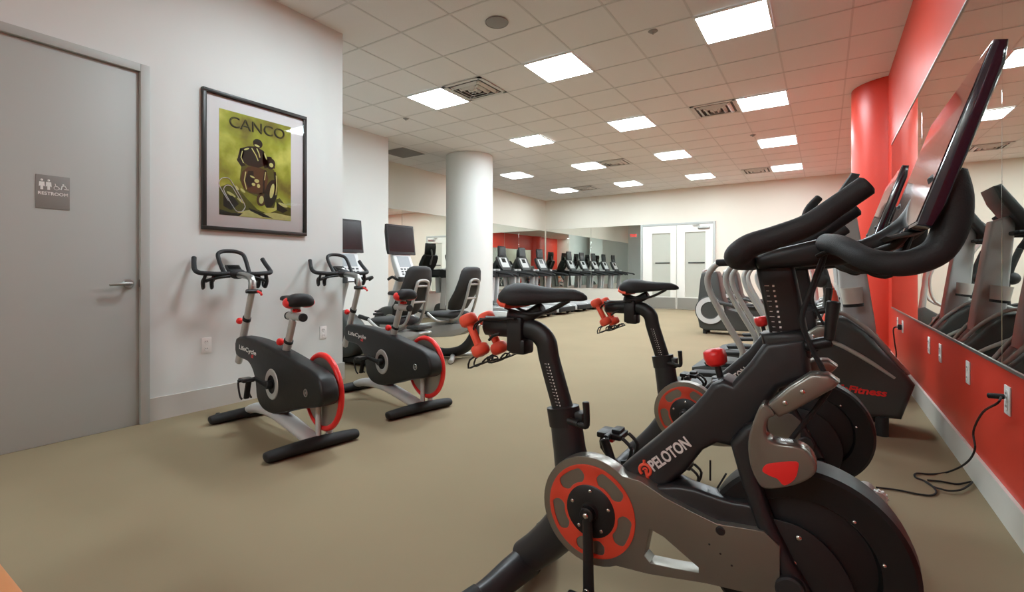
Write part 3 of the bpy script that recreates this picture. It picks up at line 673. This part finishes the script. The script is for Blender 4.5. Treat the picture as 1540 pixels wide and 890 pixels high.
# ------------------------------------------------------------------ the two stationary bikes by the left wall
def lifecycle(label):
    t = thing('stationary_bike', label, 'exercise bike', (-2.456, 1.71, 0), 171, 'red-wheeled stationary bikes by the left wall')
    AX, AZ = [(0.025,0.321)][0]; CX, CZ = [(0.431,0.321)][0]
    body = [(1.057,0.552),(0.858,0.570),(0.640,0.564),(0.441,0.545),(0.221,0.517),(0.080,0.495),(-0.052,0.478),(-0.145,0.454),(-0.190,0.414),(-0.213,0.350),(-0.183,0.295),(-0.044,0.258),(0.115,0.220),(0.248,0.179),(0.441,0.133),(0.597,0.137),(0.684,0.195),(0.707,0.293),(0.764,0.369),(0.858,0.411),(1.057,0.429)]
    o = G().prism(body, -.045, .062, .02, n=3, seg=4).build('body_shell', 'bodyblack', t)
    G().lathe([(.057, .004), (.06, .006), (.092, .005), (.096, 0)], (CX, .063, CZ), (0, 1, 0), 40).build('crank_ring', 'silver', o)
    (ex, ez), = [(-0.027,0.343)]
    G().torus((ex, .063, ez), (0, 1, 0), .019, .004, 28, 8).lathe([(0, .002), (.008, .002), (.009, 0)], (ex, .062, ez), (0, 1, 0), 16).build('emblem', 'steel', o)
    (a0, b0), (a1, b1) = [(0.986,0.497),(0.683,0.484)]
    dv = Vector((a1 - a0, 0, b1 - b0))
    text('LifeCycle', .042, fr(((a0 + a1) / 2, .0632, (b0 + b1) / 2), dv, (-dv.z, 0, dv.x) if dv.x > 0 else (dv.z, 0, -dv.x)), 'white', 'lettering', t, width=dv.length, bold=.0008)
    (gx, gz), = [(0.751,0.457)]
    text('GX', .028, fr((gx, .0632, gz), dv, (-dv.z, 0, dv.x) if dv.x > 0 else (dv.z, 0, -dv.x)), 'redp', 'lettering', t, bold=.001, shear=.25)
    # flywheel
    fw = G().torus((AX, -.065, AZ), (0, 1, 0), .212, .017, 72, 12).build('flywheel_rim', 'redp', t)
    G().lathe([(0, -.008), (.203, -.008), (.203, .008), (0, .008)], (AX, -.065, AZ), (0, 1, 0), 64).build('flywheel_disc', 'wheel', t)
    g = G().cyl((AX, -.09, AZ), (AX, .02, AZ), .035, seg=24); g.build('axle', 'steel', t)
    # posts
    (sx0, sz0), (sx1, sz1) = [(0.385,0.491),(0.272,0.732)]
    d = Vector((sx1 - sx0, 0, sz1 - sz0))
    p0 = Vector((sx0, 0, sz0)); p1 = Vector((sx1, 0, sz1))
    G().tube([p0 - d * .3, p0 + d * .42], .031, 18, flat=.75, up=(0, 1, 0)).tube([p0 + d * .42, p1], .027, 18, flat=.75, up=(0, 1, 0)).build('seat_post', 'silver', t)
    g = G().tube([p0 + d * .39, p0 + d * .45], .034, 18, flat=.78, up=(0, 1, 0), dome=False); g.build('post_collar', 'rubber', t)
    zz = p1.z
    G().tube([(p1.x + .06, 0, zz + .018), (p1.x - .125, 0, zz + .018)], .023, 16, flat=.9).build('seat_slider', 'silver', t)
    G().cyl((p1.x - .12, 0, zz + .018), (p1.x - .145, 0, zz + .018), .025, seg=18, bev=.005).cyl((p1.x + .06, 0, zz + .018), (p1.x + .075, 0, zz + .018), .025, seg=18, bev=.004).build('slider_cap', 'rubber', t)
    def pin(q, nm='pull_knob'):
        G().cyl(q, q + Vector((.03, .01, 0)), .009, seg=12).lathe([(0, 0), (.018, 0), (.023, .008), (.023, .022), (.017, .03), (0, .031)], q + Vector((.03, .01, 0)), (1, .3, 0), 20).build(nm, 'redp', t, sharp=70)
    pin(p0 + d * .43 + Vector((.02, .01, -.01)))
    # star knob under the saddle
    g = G(); g.lathe([(0, 0), (.012, 0), (.012, .02), (0, .02)], (p1.x - .05, .0, zz + .045), (0, 0, 1), 16)
    for k in range(5): a = 2 * pi * k / 5; g.ball((p1.x - .05 + .018 * cos(a), .018 * sin(a), zz + .055), .009, 10)
    g.build('star_knob', 'redp', t)
    sx = p1.x - .005; sz = zz + .065
    G().cyl((sx, 0, zz + .02), (sx, 0, sz + .012), .017, seg=16).box((sx - .01, 0, sz + .01), (.07, .05, .025), .006).build('seat_clamp', 'steel', t)
    st = [(-.14, .03, .075, .04), (-.13, .065, .088, .025), (-.1, .082, .096, .015), (-.06, .078, .095, .018), (-.02, .058, .086, .028), (.03, .036, .08, .036), (.09, .026, .078, .042), (.145, .022, .074, .045), (.165, .012, .06, .048)]
    sd = G().loft(saddle_rings([(sx + x, w, sz + a, sz + b) for x, w, a, b in st], 22)).build('seat', 'pad', t, sharp=70)
    for s in (-1, 1):
        G().ball((sx - .055, s * .05, sz + .04), (.062, .038, .034), 20, Matrix.Rotation(s * -.35, 4, 'Z')).build('seat_side_panel', 'redp', sd)
    # front post, handlebar
    (fx0, fz0), (fx1, fz1) = [(1.101,0.523),(0.925,0.885)]
    q0 = Vector((fx0, 0, fz0)); q1 = Vector((fx1, 0, fz1)); d = q1 - q0
    G().tube([q0 - d * .45, q0 + d * .45], .031, 18, flat=.75, up=(0, 1, 0)).tube([q0 + d * .45, q1], .027, 18, flat=.75, up=(0, 1, 0)).build('handlebar_post', 'silver', t)
    G().tube([q0 + d * .42, q0 + d * .48], .034, 18, flat=.78, up=(0, 1, 0), dome=False).build('post_collar', 'rubber', t)
    pin(q0 + d * .43 + Vector((.02, .01, -.01)))
    hx, hz = [(1.206,1.010)][0]
    g = G().tube([q1, (q1.x + .02, 0, hz - .03), (hx, 0, hz - .01)], [.026, .024, .022], 14, 3)
    g.build('handlebar_stem', 'steel', t)
    g = G().box((q1.x - .005, 0, q1.z), (.06, .07, .03), .008).cyl((q1.x - .03, -.05, q1.z), (q1.x - .03, .05, q1.z), .012, seg=12)
    g.build('stem_clamp', 'black', t)
    G().tube([(q1.x - .045, -.02, q1.z), (q1.x - .075, -.03, q1.z - .012), (q1.x - .10, -.025, q1.z - .022)], .008, 10, 3).build('stem_lever', 'redp', t)
    g = G()
    side = [(hx, .03, hz), (hx, .12, hz - .004), (hx + .005, .2, hz), (hx + .025, .245, hz + .008), (hx + .07, .255, hz + .03), (hx + .125, .245, hz + .075), (hx + .16, .235, hz + .115)]
    full = [(x, -y, z) for x, y, z in side[::-1]] + side
    g.tube(full, .0165, 14, 5)
    g.ball((hx - .005, 0, hz - .004), (.045, .06, .038), 16)
    g.build('handlebar', 'pad', t)
    lp = [(hx, .085, hz), (hx + .035, .088, hz + .03), (hx + .10, .092, hz + .10), (hx + .14, .085, hz + .145), (hx + .165, .05, hz + .165), (hx + .172, 0, hz + .17)]
    G().tube(lp + [(x, -y, z) for x, y, z in lp[-2::-1]], .0145, 14, 5).build('aero_loop', 'pad', t)
    cn = G().box((hx + .05, .01, hz + .035), (.085, .10, .022), .006, [('Y', -.55)]).build('console', 'black', t)
    G().box((hx + .045, .01, hz + .047), (.055, .075, .003), .001, [('Y', -.55)]).build('display', 'screen', cn)
    for s in (-1, 1):
        g = G()
        for dy in (0, .055):
            b = [(hx + .01, s * (.15 + dy), hz - .012), (hx + .02, s * (.16 + dy), hz - .06), (hx + .035, s * (.155 + dy), hz - .1), (hx + .06, s * (.15 + dy), hz - .095), (hx + .065, s * (.15 + dy), hz - .06), (hx + .035, s * (.15 + dy), hz - .045)]
            g.tube(b, .0105, 8, 4, flat=1.5)
        g.tube([(hx, s * .05, hz - .02), (hx + .01, s * .13, hz - .03), (hx + .03, s * .2, hz - .055)], .013, 10, 4, flat=1.6)
        g.build('bottle_hook', 'black', t)
    # cranks and pedals
    def crank(s, dx, dz):
        y0 = .062 if s > 0 else -.05
        g = G().cyl((CX, y0, CZ), (CX, s * .10, CZ), .026, seg=20, bev=.004)
        g.tube([(CX, s * .088, CZ), (CX + dx, s * .105, CZ + dz)], [.019, .015], 14, flat=.7)
        g.build('crank', 'black', t)
        x, z = CX + dx, CZ + dz
        g = G().cyl((x, s * .1, z), (x, s * .205, z), .01, seg=12).box((x, s * .155, z), (.09, .07, .022), .006)
        for q in (-.028, .028): g.tube([(x + .04, s * .155 + q, z), (x + .06, s * .155 + q, z - .03), (x + .03, s * .155 + q, z - .10), (x + .0, s * .155 + q, z - .115)], .006, 8, 3)
        g.tube([(x - .04, s * .155, z), (x - .02, s * .155, z - .05), (x + .0, s * .155, z - .115)], .01, 8, 3, flat=1.8)
        p = g.build('pedal', 'black', t)
        G().box((x, s * .155, z + .012), (.05, .05, .004), .001).build('pedal_plate', 'steel', p)
    crank(1, .155, .02); crank(-1, -.155, -.02)
    # base
    g = G(); g.tube([(.95, 0, .055), (.80, 0, .095), (.55, 0, .115), (.3, 0, .095), (.02, 0, .05)], [.03, .034, .036, .036, .032], 16, 5, flat=1.5, up=(0, 1, 0))
    g.build('base_beam', 'silverlt', t)
    for x in (.46, .62): G().tube([(x, .0, .10), (x - .01, .0, .19)], .026, 14, flat=.8, up=(0, 1, 0)).build('base_upright', 'silverlt', t)
    G().tube([(.02, -.10, .06), (AX - .02, -.10, AZ)], .02, 12).build('flywheel_support', 'silverlt', t); G().tube([(.02, -.035, .06), (AX, -.035, AZ)], .016, 12).build('flywheel_support', 'silverlt', t)
    for x, L in ((.955, .25), (0, .265)):
        g = G(); g.tube([(x, -L, .03), (x, -L * .85, .033), (x, 0, .04), (x, L * .85, .033), (x, L, .03)], [.026, .03, .035, .03, .026], 16, 3, flat=1.45)
        g.build('floor_bar', 'rubber', t)
    for s in (-1, 1): G().cyl((1.0, s * .19 - .012, .034), (1.0, s * .19 + .012, .034), .028, seg=20, bev=.004).build('transport_wheel', 'black', t)
    return t
L1 = lifecycle('stationary bike with red wheel rim below the framed poster')
L2 = dup(L1, 'stationary bike with red wheel rim farther back, at the left wall corner', (-2.465, 2.585, 0), 168)
# ------------------------------------------------------------------ recumbent bikes
def tv_unit(t, x, z, w, h, tilt, m='black'):
    """television facing -x in local space; returns screen parent"""
    M = Matrix.Translation((x, 0, z)) @ Matrix.Rotation(tilt, 4, 'Y')
    tv = G().prism([(-.018, -h / 2), (-.018, h / 2), (.012, h / 2), (.03, h * .25), (.03, -h * .3), (.012, -h / 2)], -w / 2, w / 2, .006, M=M).build('television', m, t)
    G().prism([(-.0195, -h / 2 + .035), (-.0195, h / 2 - .022), (-.0175, h / 2 - .022), (-.0175, -h / 2 + .035)], -w / 2 + .022, w / 2 - .022, M=M).build('screen', 'screen', tv)
    return tv
def recumbent(label):
    t = thing('recumbent_bike', label, 'exercise bike', (-3.62, 4.42, 0), 180, 'grey recumbent bikes facing the left recess')
    g = G(); g.tube([(-.22, 0, .39), (.1, 0, .37), (.45, 0, .33), (.75, 0, .27)], [.06, .065, .075, .08], 18, 4, flat=1.2, up=(0, 1, 0))
    g.build('main_rail', 'silver', t)
    G().tube([(.02, 0, .372), (.13, 0, .366)], .075, 20, flat=1.2, up=(0, 1, 0), dome=False).build('rail_collar', 'panel', t)
    g = G(); g.prism([(-.30, .42), (-.2, .44), (.0, .42), (.3, .38), (.55, .36), (.5, .24), (.2, .25), (-.06, .29), (-.22, .36)], -.09, .09, .03, n=3); g.build('rail_cover', 'silver', t)
    g = G(); g.tube([(-.26, 0, .40), (-.24, 0, .30), (-.17, 0, .19), (-.05, 0, .11), (.12, 0, .07), (.3, 0, .06)], [.035, .045, .055, .055, .05, .045], 16, 5, flat=1.7, up=(0, 1, 0)); g.build('rear_leg', 'rubber', t)
    g = G(); g.tube([(.08, 0, .05), (.03, -.05, .045), (-.12, -.25, .035), (-.15, -.31, .03)], .028, 12, 4).tube([(.08, 0, .05), (.03, .05, .045), (-.12, .25, .035), (-.15, .31, .03)], .028, 12, 4); g.build('rear_foot', 'silver', t)
    g = G(); g.tube([(.25, 0, .06), (1.25, 0, .06)], .05, 14, flat=1.6, up=(0, 1, 0)); g.tube([(1.25, -.3, .035), (1.25, .3, .035)], .033, 14); g.build('base_beam', 'rubber', t)
    # front housing with pedals
    body = [(.62, .30), (.75, .46), (.92, .56), (1.12, .58), (1.28, .50), (1.34, .32), (1.30, .14), (1.15, .08), (.85, .08), (.66, .14)]
    g = G().prism(body, -.12, .12, .035, n=3, seg=3); hs = g.build('front_housing', 'shroud', t)
    for s in (-1, 1): G().lathe([(.07, .006), (.075, .01), (.125, .008), (.13, 0)], (1.0, s * .12, .36), (0, s, 0), 36).build('crank_ring', 'silver', hs)
    for s in (-1, 1):
        G().cyl((1.0, s * .12, .36), (1.0, s * .17, .36), .03, seg=18).tube([(1.0, s * .16, .36), (1.0 + s * .1, s * .17, .36 + s * .13)], .016, 10).build('crank', 'black', t)
        G().box((1.0 + s * .1, s * .225, .36 + s * .13), (.10, .09, .03), .008).box((1.0 + s * .1, s * .225, .40 + s * .13), (.03, .10, .02), .006).build('pedal', 'black', t)
    # seat
    g = G().loft([[(x, w * math.copysign(abs(cos(a)) ** .7, cos(a)), z + .04 * sin(a)) for a in [2 * pi * k / 18 for k in range(18)]] for x, w, z in ((-.05, .12, .52), (-.03, .19, .525), (.1, .22, .525), (.26, .2, .52), (.36, .16, .51), (.38, .09, .50))])
    g.build('seat', 'cushion', t, sharp=70)
    G().box((.14, 0, .46), (.3, .16, .06), .01).build('seat_carriage', 'steel', t)
    rings = []
    for f, w, dp in ((0, .12, .0), (.03, .165, .0), (.2, .2, .0), (.45, .205, -.03), (.7, .19, -.02), (.9, .165, .01), (.97, .13, .02), (1, .08, .03)):
        cx = -.02 - .24 * f + dp; cz = .58 + .50 * f; r = []
        for k in range(20):
            a = 2 * pi * k / 20
            r.append((cx - .045 * math.copysign(abs(sin(a)) ** .8, sin(a)) * (.6 if f in (0, 1) else 1) - .03 * cos(a) ** 2 * -1, w * math.copysign(abs(cos(a)) ** .7, cos(a)), cz))
        rings.append(r)
    G().loft(rings).build('backrest', 'cushion', t, sharp=70)
    g = G(); g.tube([(.03, -.10, .47), (-.10, -.10, .50), (-.19, -.095, .68), (-.245, -.085, .88), (-.25, -.05, .93), (-.25, .05, .93), (-.245, .085, .88), (-.19, .095, .68), (-.10, .10, .50), (.03, .10, .47)], .016, 12, 4)
    for z in (.72, .88): g.tube([(-.2 - (z - .72) * .25, -.09, z), (-.2 - (z - .72) * .25, .09, z)], .012, 8)
    g.build('backrest_frame', 'silver', t)
    for s in (-1, 1):
        g = G().tube([(.06, s * .1, .45), (.08, s * .25, .46), (.13, s * .29, .50), (.22, s * .3, .56), (.30, s * .3, .57)], .015, 12, 4); g.build('side_handle', 'silver', t)
        G().tube([(.2, s * .3, .553), (.33, s * .3, .575)], .021, 12).build('hand_grip', 'rubber', t)
    g = G().box((-.20, 0, .47), (.16, .2, .03), .008); g.build('accessory_tray', 'dark', t)
    # mast, console and television
    g = G(); g.tube([(1.1, 0, .5), (1.02, 0, .75), (.92, 0, .98)], [.06, .05, .045], 16, 4, flat=1.3, up=(1, 0, 0)); g.build('mast', 'silverlt', t)
    Mx = Matrix.Translation((.88, 0, 1.09)) @ Matrix.Rotation(.42, 4, 'Y')
    g = G().prism([(-.03, -.20), (-.03, .17), (.02, .20), (.05, .10), (.05, -.15)], -.155, .155, .02, M=Mx, seg=3); c = g.build('console', 'silverlt', t)
    G().prism([(-.032, -.02), (-.032, .13), (-.0295, .13), (-.0295, -.02)], -.1, .1, M=Mx).build('display', 'panel', c)
    g = G()
    for r_ in range(3):
        for q in range(4): g.prism([(-.033, -.06 - .035 * r_), (-.033, -.04 - .035 * r_), (-.0295, -.04 - .035 * r_), (-.0295, -.06 - .035 * r_)], -.1 + .055 * q, -.065 + .055 * q, M=Mx)
    g.build('button_pad', 'dark', c)
    g = G().tube([(.86, -.28, .93), (.80, -.27, .96), (.84, -.16, .93), (.9, 0, .92), (.84, .16, .93), (.80, .27, .96), (.86, .28, .93)], .017, 12, 4); g.build('front_handle', 'rubber', t)
    G().cyl((.8, .12, .90), (.8, .12, .96), .04, seg=20).build('cup_holder', 'dark', t)
    G().tube([(.95, 0, 1.1), (.99, 0, 1.25), (.97, 0, 1.40)], .022, 12, 3).build('television_arm', 'silver', t)
    tv_unit(t, .94, 1.43, .47, .38, .12)
    return t
RB = recumbent('recumbent bike farther back, whose backrest stands left of the white column')
dup(RB, 'recumbent bike nearer the wall corner, behind the second stationary bike', (-3.60, 3.55, 0), 180)
# ------------------------------------------------------------------ treadmills along the far left mirror
def treadmill(label):
    t = thing('treadmill', label, 'treadmill', (-6.3, 8.55, 0), 180, 'treadmills along the far left mirror')
    for s in (-1, 1):
        g = G().prism([(-1.05, .07), (-1.05, .16), (-.95, .21), (.75, .25), (.75, .10), (-.9, .06)], s * .31, s * .41, .012); g.build('side_rail', 'silverlt', t)
    G().prism([(-1.0, .14), (.75, .205), (.75, .15), (-1.0, .09)], -.31, .31, .004).build('belt', 'belt', t)
    g = G().box((-1.06, 0, .125), (.09, .80, .11), .02); g.build('end_cap', 'rubber', t)
    for s in (-1, 1): G().cyl((-.9, s * .33, .045), (-.9, s * .40, .045), .045, seg=18, bev=.006).build('foot_roller', 'rubber', t)
    g = G().prism([(.60, .10), (.62, .26), (.78, .33), (.98, .31), (1.05, .20), (1.04, .05), (.7, .04)], -.42, .42, .03, n=3); g.build('motor_hood', 'shroud', t)
    for s in (-1, 1):
        g = G().prism([(.70, .2), (.86, .2), (.80, .95), (.76, 1.10), (.64, 1.10), (.66, .9)], s * .36, s * .44, .02, seg=3); g.build('upright', 'silverlt', t)
        g = G().tube([(.74, s * .40, 1.03), (.5, s * .40, 1.0), (.2, s * .40, .96), (.1, s * .40, .92)], .027, 14, 4); g.build('handrail', 'rubber', t)
    g = G().prism([(.60, .90), (.60, 1.05), (.80, 1.08), (.84, .93), (.78, .89)], -.485, .485, .02); g.build('crossbar', 'rubber', t)
    Mx = Matrix.Translation((.78, 0, 1.24)) @ Matrix.Rotation(.45, 4, 'Y')
    g = G(); 
    g.loft([[(x, y * sc, z) for x, y, z in ((-.03, -1, zz), (-.03, 1, zz), (.05, .9, zz), (.05, -.9, zz))] for zz, sc in ((-.2, .20), (-.05, .27), (.14, .25), (.2, .22))])
    bmesh.ops.transform(g.bm, matrix=Mx, verts=g.bm.verts); c = g.build('console', 'dark', t)
    G().prism([(-.033, -.12), (-.033, .16), (-.0305, .16), (-.0305, -.12)], -.17, .17, M=Mx).build('display_panel', 'silverlt', c)
    G().prism([(-.0345, .02), (-.0345, .14), (-.033, .14), (-.033, .02)], -.09, .09, M=Mx).build('display', 'screen', c)
    G().cyl((.66, -.25, 1.04), (.66, -.25, 1.12), .045, seg=18).build('cup_holder', 'dark', t)
    G().tube([(.84, 0, 1.2), (.90, 0, 1.4), (.87, 0, 1.55)], .022, 12, 3).build('television_arm', 'silver', t)
    tv_unit(t, .84, 1.56, .34, .28, .1)
    return t
TM = treadmill('treadmill just behind the white column, nearest of the row')
for y, l in ((9.55, 'treadmill second from the white column, its deck seen behind the front saddle'), (10.55, 'treadmill in the middle of the row, deck end right of the front saddle'), (11.55, 'treadmill second from the far wall, deck seen left of the rear saddle'), (12.55, 'treadmill at the end of the row beside the far mirror')):
    dup(TM, l, (-6.3, y, 0), 180)
# ------------------------------------------------------------------ cross trainers facing the red wall
def trainer(label):
    t = thing('cross_trainer', label, 'elliptical machine', (0, 3.96, 0), 0, 'grey cross trainers facing the red wall')
    sh = [(.462, .335), (.395, .115), (.15, .105), (-.30, .11), (-.36, .30), (-.28, .55), (-.12, .70), (.05, .735), (.12, .715), (.22, .635), (.32, .50), (.40, .41)]
    o = G().prism(sh, -.2, .2, .035, seg=4).build('front_shroud', 'shroud', t)
    for s in (-1, 1):
        g = G().tube([(-.10, s * .2, .60), (.06, s * .202, .56), (.22, s * .203, .47), (.36, s * .202, .37)], [.008, .014, .014, .008], 10, 5); g.build('shroud_ridge', 'silver', o)
    text('LifeFitness', .06, fr((.17, -.2015, .272), (1, 0, -.02), (0, 0, 1)), 'redp', 'lettering', o, width=.30, bold=.002, shear=.2)
    text('LifeFitness', .075, fr((.16, .2015, .285), (-1, 0, 0), (0, 0, 1)), 'redp', 'lettering', o, width=.30, bold=.002, shear=.2)
    g = G().tube([(-.05, -.22, .72), (.05, -.2, .755), (.13, -.17, .735), (.25, -.14, .63), (.36, -.1, .48), (.44, -.06, .38)], .014, 10, 4)
    g.tube([(-.05, .22, .72), (.05, .2, .755), (.13, .17, .735), (.25, .14, .63), (.36, .1, .48), (.44, .06, .38)], .014, 10, 4); g.build('shroud_trim', 'silver', o)
    # pedestal and console
    g = G().prism([(.10, .68), (.285, .58), (.27, .72), (.175, 1.40), (.06, 1.44), (.05, 1.36)], -.09, .09, .02, seg=3); g.build('pedestal', 'silverlt', t)
    Mx = Matrix.Translation((.07, 0, 1.47)) @ Matrix.Rotation(.55, 4, 'Y')
    c = G().prism([(-.035, -.2), (-.035, .2), (.01, .21), (.035, .1), (.035, -.16)], -.19, .19, .02, M=Mx, seg=3).build('console', 'dark', t)
    G().prism([(-.0375, -.05), (-.0375, .17), (-.035, .17), (-.035, -.05)], -.14, .14, M=Mx).build('display', 'screen', c)
    G().prism([(-.0375, -.17), (-.0375, -.07), (-.035, -.07), (-.035, -.17)], -.15, .15, M=Mx).build('button_pad', 'panel', c)
    for s in (-1, 1):
        g = G().lathe([(0, 0), (.052, 0), (.062, .12), (.057, .12), (.048, .006), (0, .006)], (.155, s * .165, .80), (-.12, 0, 1), 24); h = g.build('cup_holder', 'cup', t)
        G().lathe([(.051, -.002), (.0545, -.002), (.056, .016), (.053, .018)], (.155, s * .165, .80), (-.12, 0, 1), 24).build('cup_base', 'rubber', h)
        # fixed rear side rail
        rail = [(-.54, s * .36, 1.085), (-.62, s * .365, 1.08), (-.675, s * .37, 1.02), (-.69, s * .37, .95), (-.66, s * .37, .85), (-.57, s * .37, .68), (-.48, s * .37, .52), (-.465, s * .37, .45), (-.50, s * .37, .36), (-.54, s * .36, .22), (-.54, s * .34, .10)]
        g = G().tube(rail, .021, 14, 5); g.build('side_rail', 'silver', t)
        G().tube([(-.63, s * .365, 1.083), (-.54, s * .36, 1.086), (-.49, s * .355, 1.086)], .025, 14, 3).build('rail_grip', 'rubber', t)
        # moving arm
        g = G().tube([(-.02, s * .30, .62), (.02, s * .30, .82), (.0, s * .30, 1.0), (-.06, s * .29, 1.2)], [.026, .028, .024, .022], 12, 4, flat=1.3, up=(1, 0, 0)).ball((-.02, s * .3, .97), .05, 16); ar = g.build('moving_arm', 'dark', t)
        G().tube([(-.06, s * .29, 1.2), (-.11, s * .285, 1.3), (-.09, s * .27, 1.42), (-.03, s * .26, 1.5)], [.022, .027, .027, .024], 14, 4).build('arm_grip', 'rubber', ar)
        G().tube([(-.0, s * .315, .68), (.04, s * .315, .80), (.03, s * .31, .90)], [.03, .036, .03], 12, 4, flat=1.2, up=(1, 0, 0)).build('arm_red_reflection', 'orange', ar)  # red wall's reflection on the arm, modelled as an orange-red sleeve
        g = G().cyl((-.02, s * .19, .62), (-.02, s * .33, .62), .04, seg=20, bev=.006); g.build('arm_pivot', 'steel', t)
        g = G().tube([(-.02, s * .29, .60), (-.2, s * .27, .36), (-.35, s * .25, .28)], .025, 12, 4).tube([(-.3, s * .25, .29), (-.5, s * .23, .265), (-.62, s * .22, .255)], .026, 12); g.build('pedal_link', 'shroud', t)
        G().prism([(-.80, .26), (-.48, .28), (-.44, .33), (-.47, .345), (-.52, .31), (-.82, .29)], s * .22 - .07, s * .22 + .07, .008).build('foot_pedal', 'rubber', t)
    g = G().tube([(.06, -.2, 1.30), (-.06, -.2, 1.30), (-.12, -.1, 1.27), (-.12, .1, 1.27), (-.06, .2, 1.30), (.06, .2, 1.30)], .017, 12, 4).box((.06, 0, 1.3), (.06, .4, .03), .01); g.build('fixed_handle', 'rubber', t)
    g = G().prism([(-.35, .05), (-.3, .14), (-.9, .17), (-1.05, .13), (-1.05, .05)], -.3, .3, .02); g.build('step_platform', 'dark', t)
    for x in (.3, -.95):
        for s in (-1, 1): G().cyl((x, s * .17, 0), (x, s * .17, .12), .035, seg=16).build('floor_foot', 'rubber', t)
    return t
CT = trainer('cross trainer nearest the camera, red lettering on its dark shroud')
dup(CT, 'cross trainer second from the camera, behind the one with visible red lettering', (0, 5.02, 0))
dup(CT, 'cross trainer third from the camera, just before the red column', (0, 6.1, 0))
def striding(label):
    t = thing('striding_trainer', label, 'elliptical machine', (-1.55, 8.62, 0), 0, 'tall rear-wheel trainers near the far doors')
    hs = [(-.20, .10), (-.24, .3), (-.22, .6), (-.19, .9), (-.17, 1.0), (-.13, 1.02), (.06, 1.03), (.09, .98), (.16, .6), (.24, .42), (.55, .34), (.62, .20), (.60, .08), (-.1, .06)]
    o = G().prism(hs, -.19, .19, .03, seg=3).build('rear_housing', 'shroud', t)
    G().tube([(-.15, -.17, 1.02), (-.13, -.12, 1.045), (-.13, .12, 1.045), (-.15, .17, 1.02)], .018, 10, 3).build('housing_handle', 'silver', o)
    for s in (-1, 1):
        w = G().lathe([(0, .012), (.13, .012), (.14, .02), (.22, .02), (.235, .01), (.235, 0)], (-.03, s * .19, .39), (0, s, 0), 44).build('drive_wheel', 'shroud', t)
        G().lathe([(.142, .0215), (.218, .0215)], (-.03, s * .19, .39), (0, s, 0), 44).build('wheel_ring', 'silverlt', w)
        G().tube([(-.0, s * .235, .55), (.25, s * .25, .50), (.5, s * .25, .45), (.95, s * .25, .42)], [.035, .03, .03, .03], 12, 3).build('pedal_arm', 'dark', t)
        G().box((.62, s * .25, .475), (.36, .14, .03), .01).build('foot_pedal', 'rubber', t)
        G().tube([(.95, s * .25, .42), (1.25, s * .26, .55), (1.32, s * .28, .9), (1.22, s * .28, 1.2), (1.1, s * .27, 1.4)], .02, 12, 4).build('moving_arm', 'silver', t)
        G().tube([(.3, s * .09, .28), (1.5, s * .09, .24)], .028, 12).build('base_rail', 'silver', t)
    G().prism([(1.2, .06), (1.2, .35), (1.35, .45), (1.52, .4), (1.55, .06)], -.16, .16, .03).build('front_shroud', 'shroud', t)
    G().tube([(1.38, 0, .4), (1.33, 0, .9), (1.25, 0, 1.3)], [.05, .04, .035], 14, 3).build('mast', 'silver', t)
    c = G().box((1.22, 0, 1.38), (.06, .36, .28), .02, [('Y', .4)]).build('console', 'dark', t)
    G().box((1.188, 0, 1.392), (.004, .26, .16), 0, [('Y', .4)]).build('display', 'screen', c)
    for x in (-.12, 1.4):
        for s in (-1, 1): G().cyl((x, s * .13, 0), (x, s * .13, .08), .035, seg=14).build('floor_foot', 'rubber', t)
    return t
ST = striding('tall dark trainer with pale ring wheel, right of the double doors')
dup(ST, 'tall dark trainer with pale ring wheel behind the first one', (-1.50, 10.3, 0))
# ------------------------------------------------------------------ camera and light
cam = bpy.data.cameras.new('camera'); co = bpy.data.objects.new('camera', cam); COL.objects.link(co)
co.location = (0, 0, 1.02); co.rotation_euler = (pi / 2, 0, R(32.9))
cam.sensor_fit = 'HORIZONTAL'; cam.sensor_width = 36; cam.lens = 36 * 727 / 1540; cam.shift_y = -36 / 1540
cam.clip_start = .02; cam.clip_end = 100
S.camera = co
w = bpy.data.worlds.new('world'); S.world = w; w.use_nodes = True
w.node_tree.nodes['Background'].inputs[0].default_value = (.6, .62, .65, 1); w.node_tree.nodes['Background'].inputs[1].default_value = .05
S.view_settings.view_transform = 'Standard'; S.view_settings.look = 'None'; S.view_settings.gamma = 1
S.view_settings.use_curve_mapping = False; S.view_settings.exposure = 0.1
S.cycles.max_bounces = 12; S.cycles.diffuse_bounces = 6; S.cycles.glossy_bounces = 8; S.cycles.transparent_max_bounces = 8
S.cycles.use_denoising = True
S.cycles.caustics_reflective = False; S.cycles.sample_clamp_indirect = 6
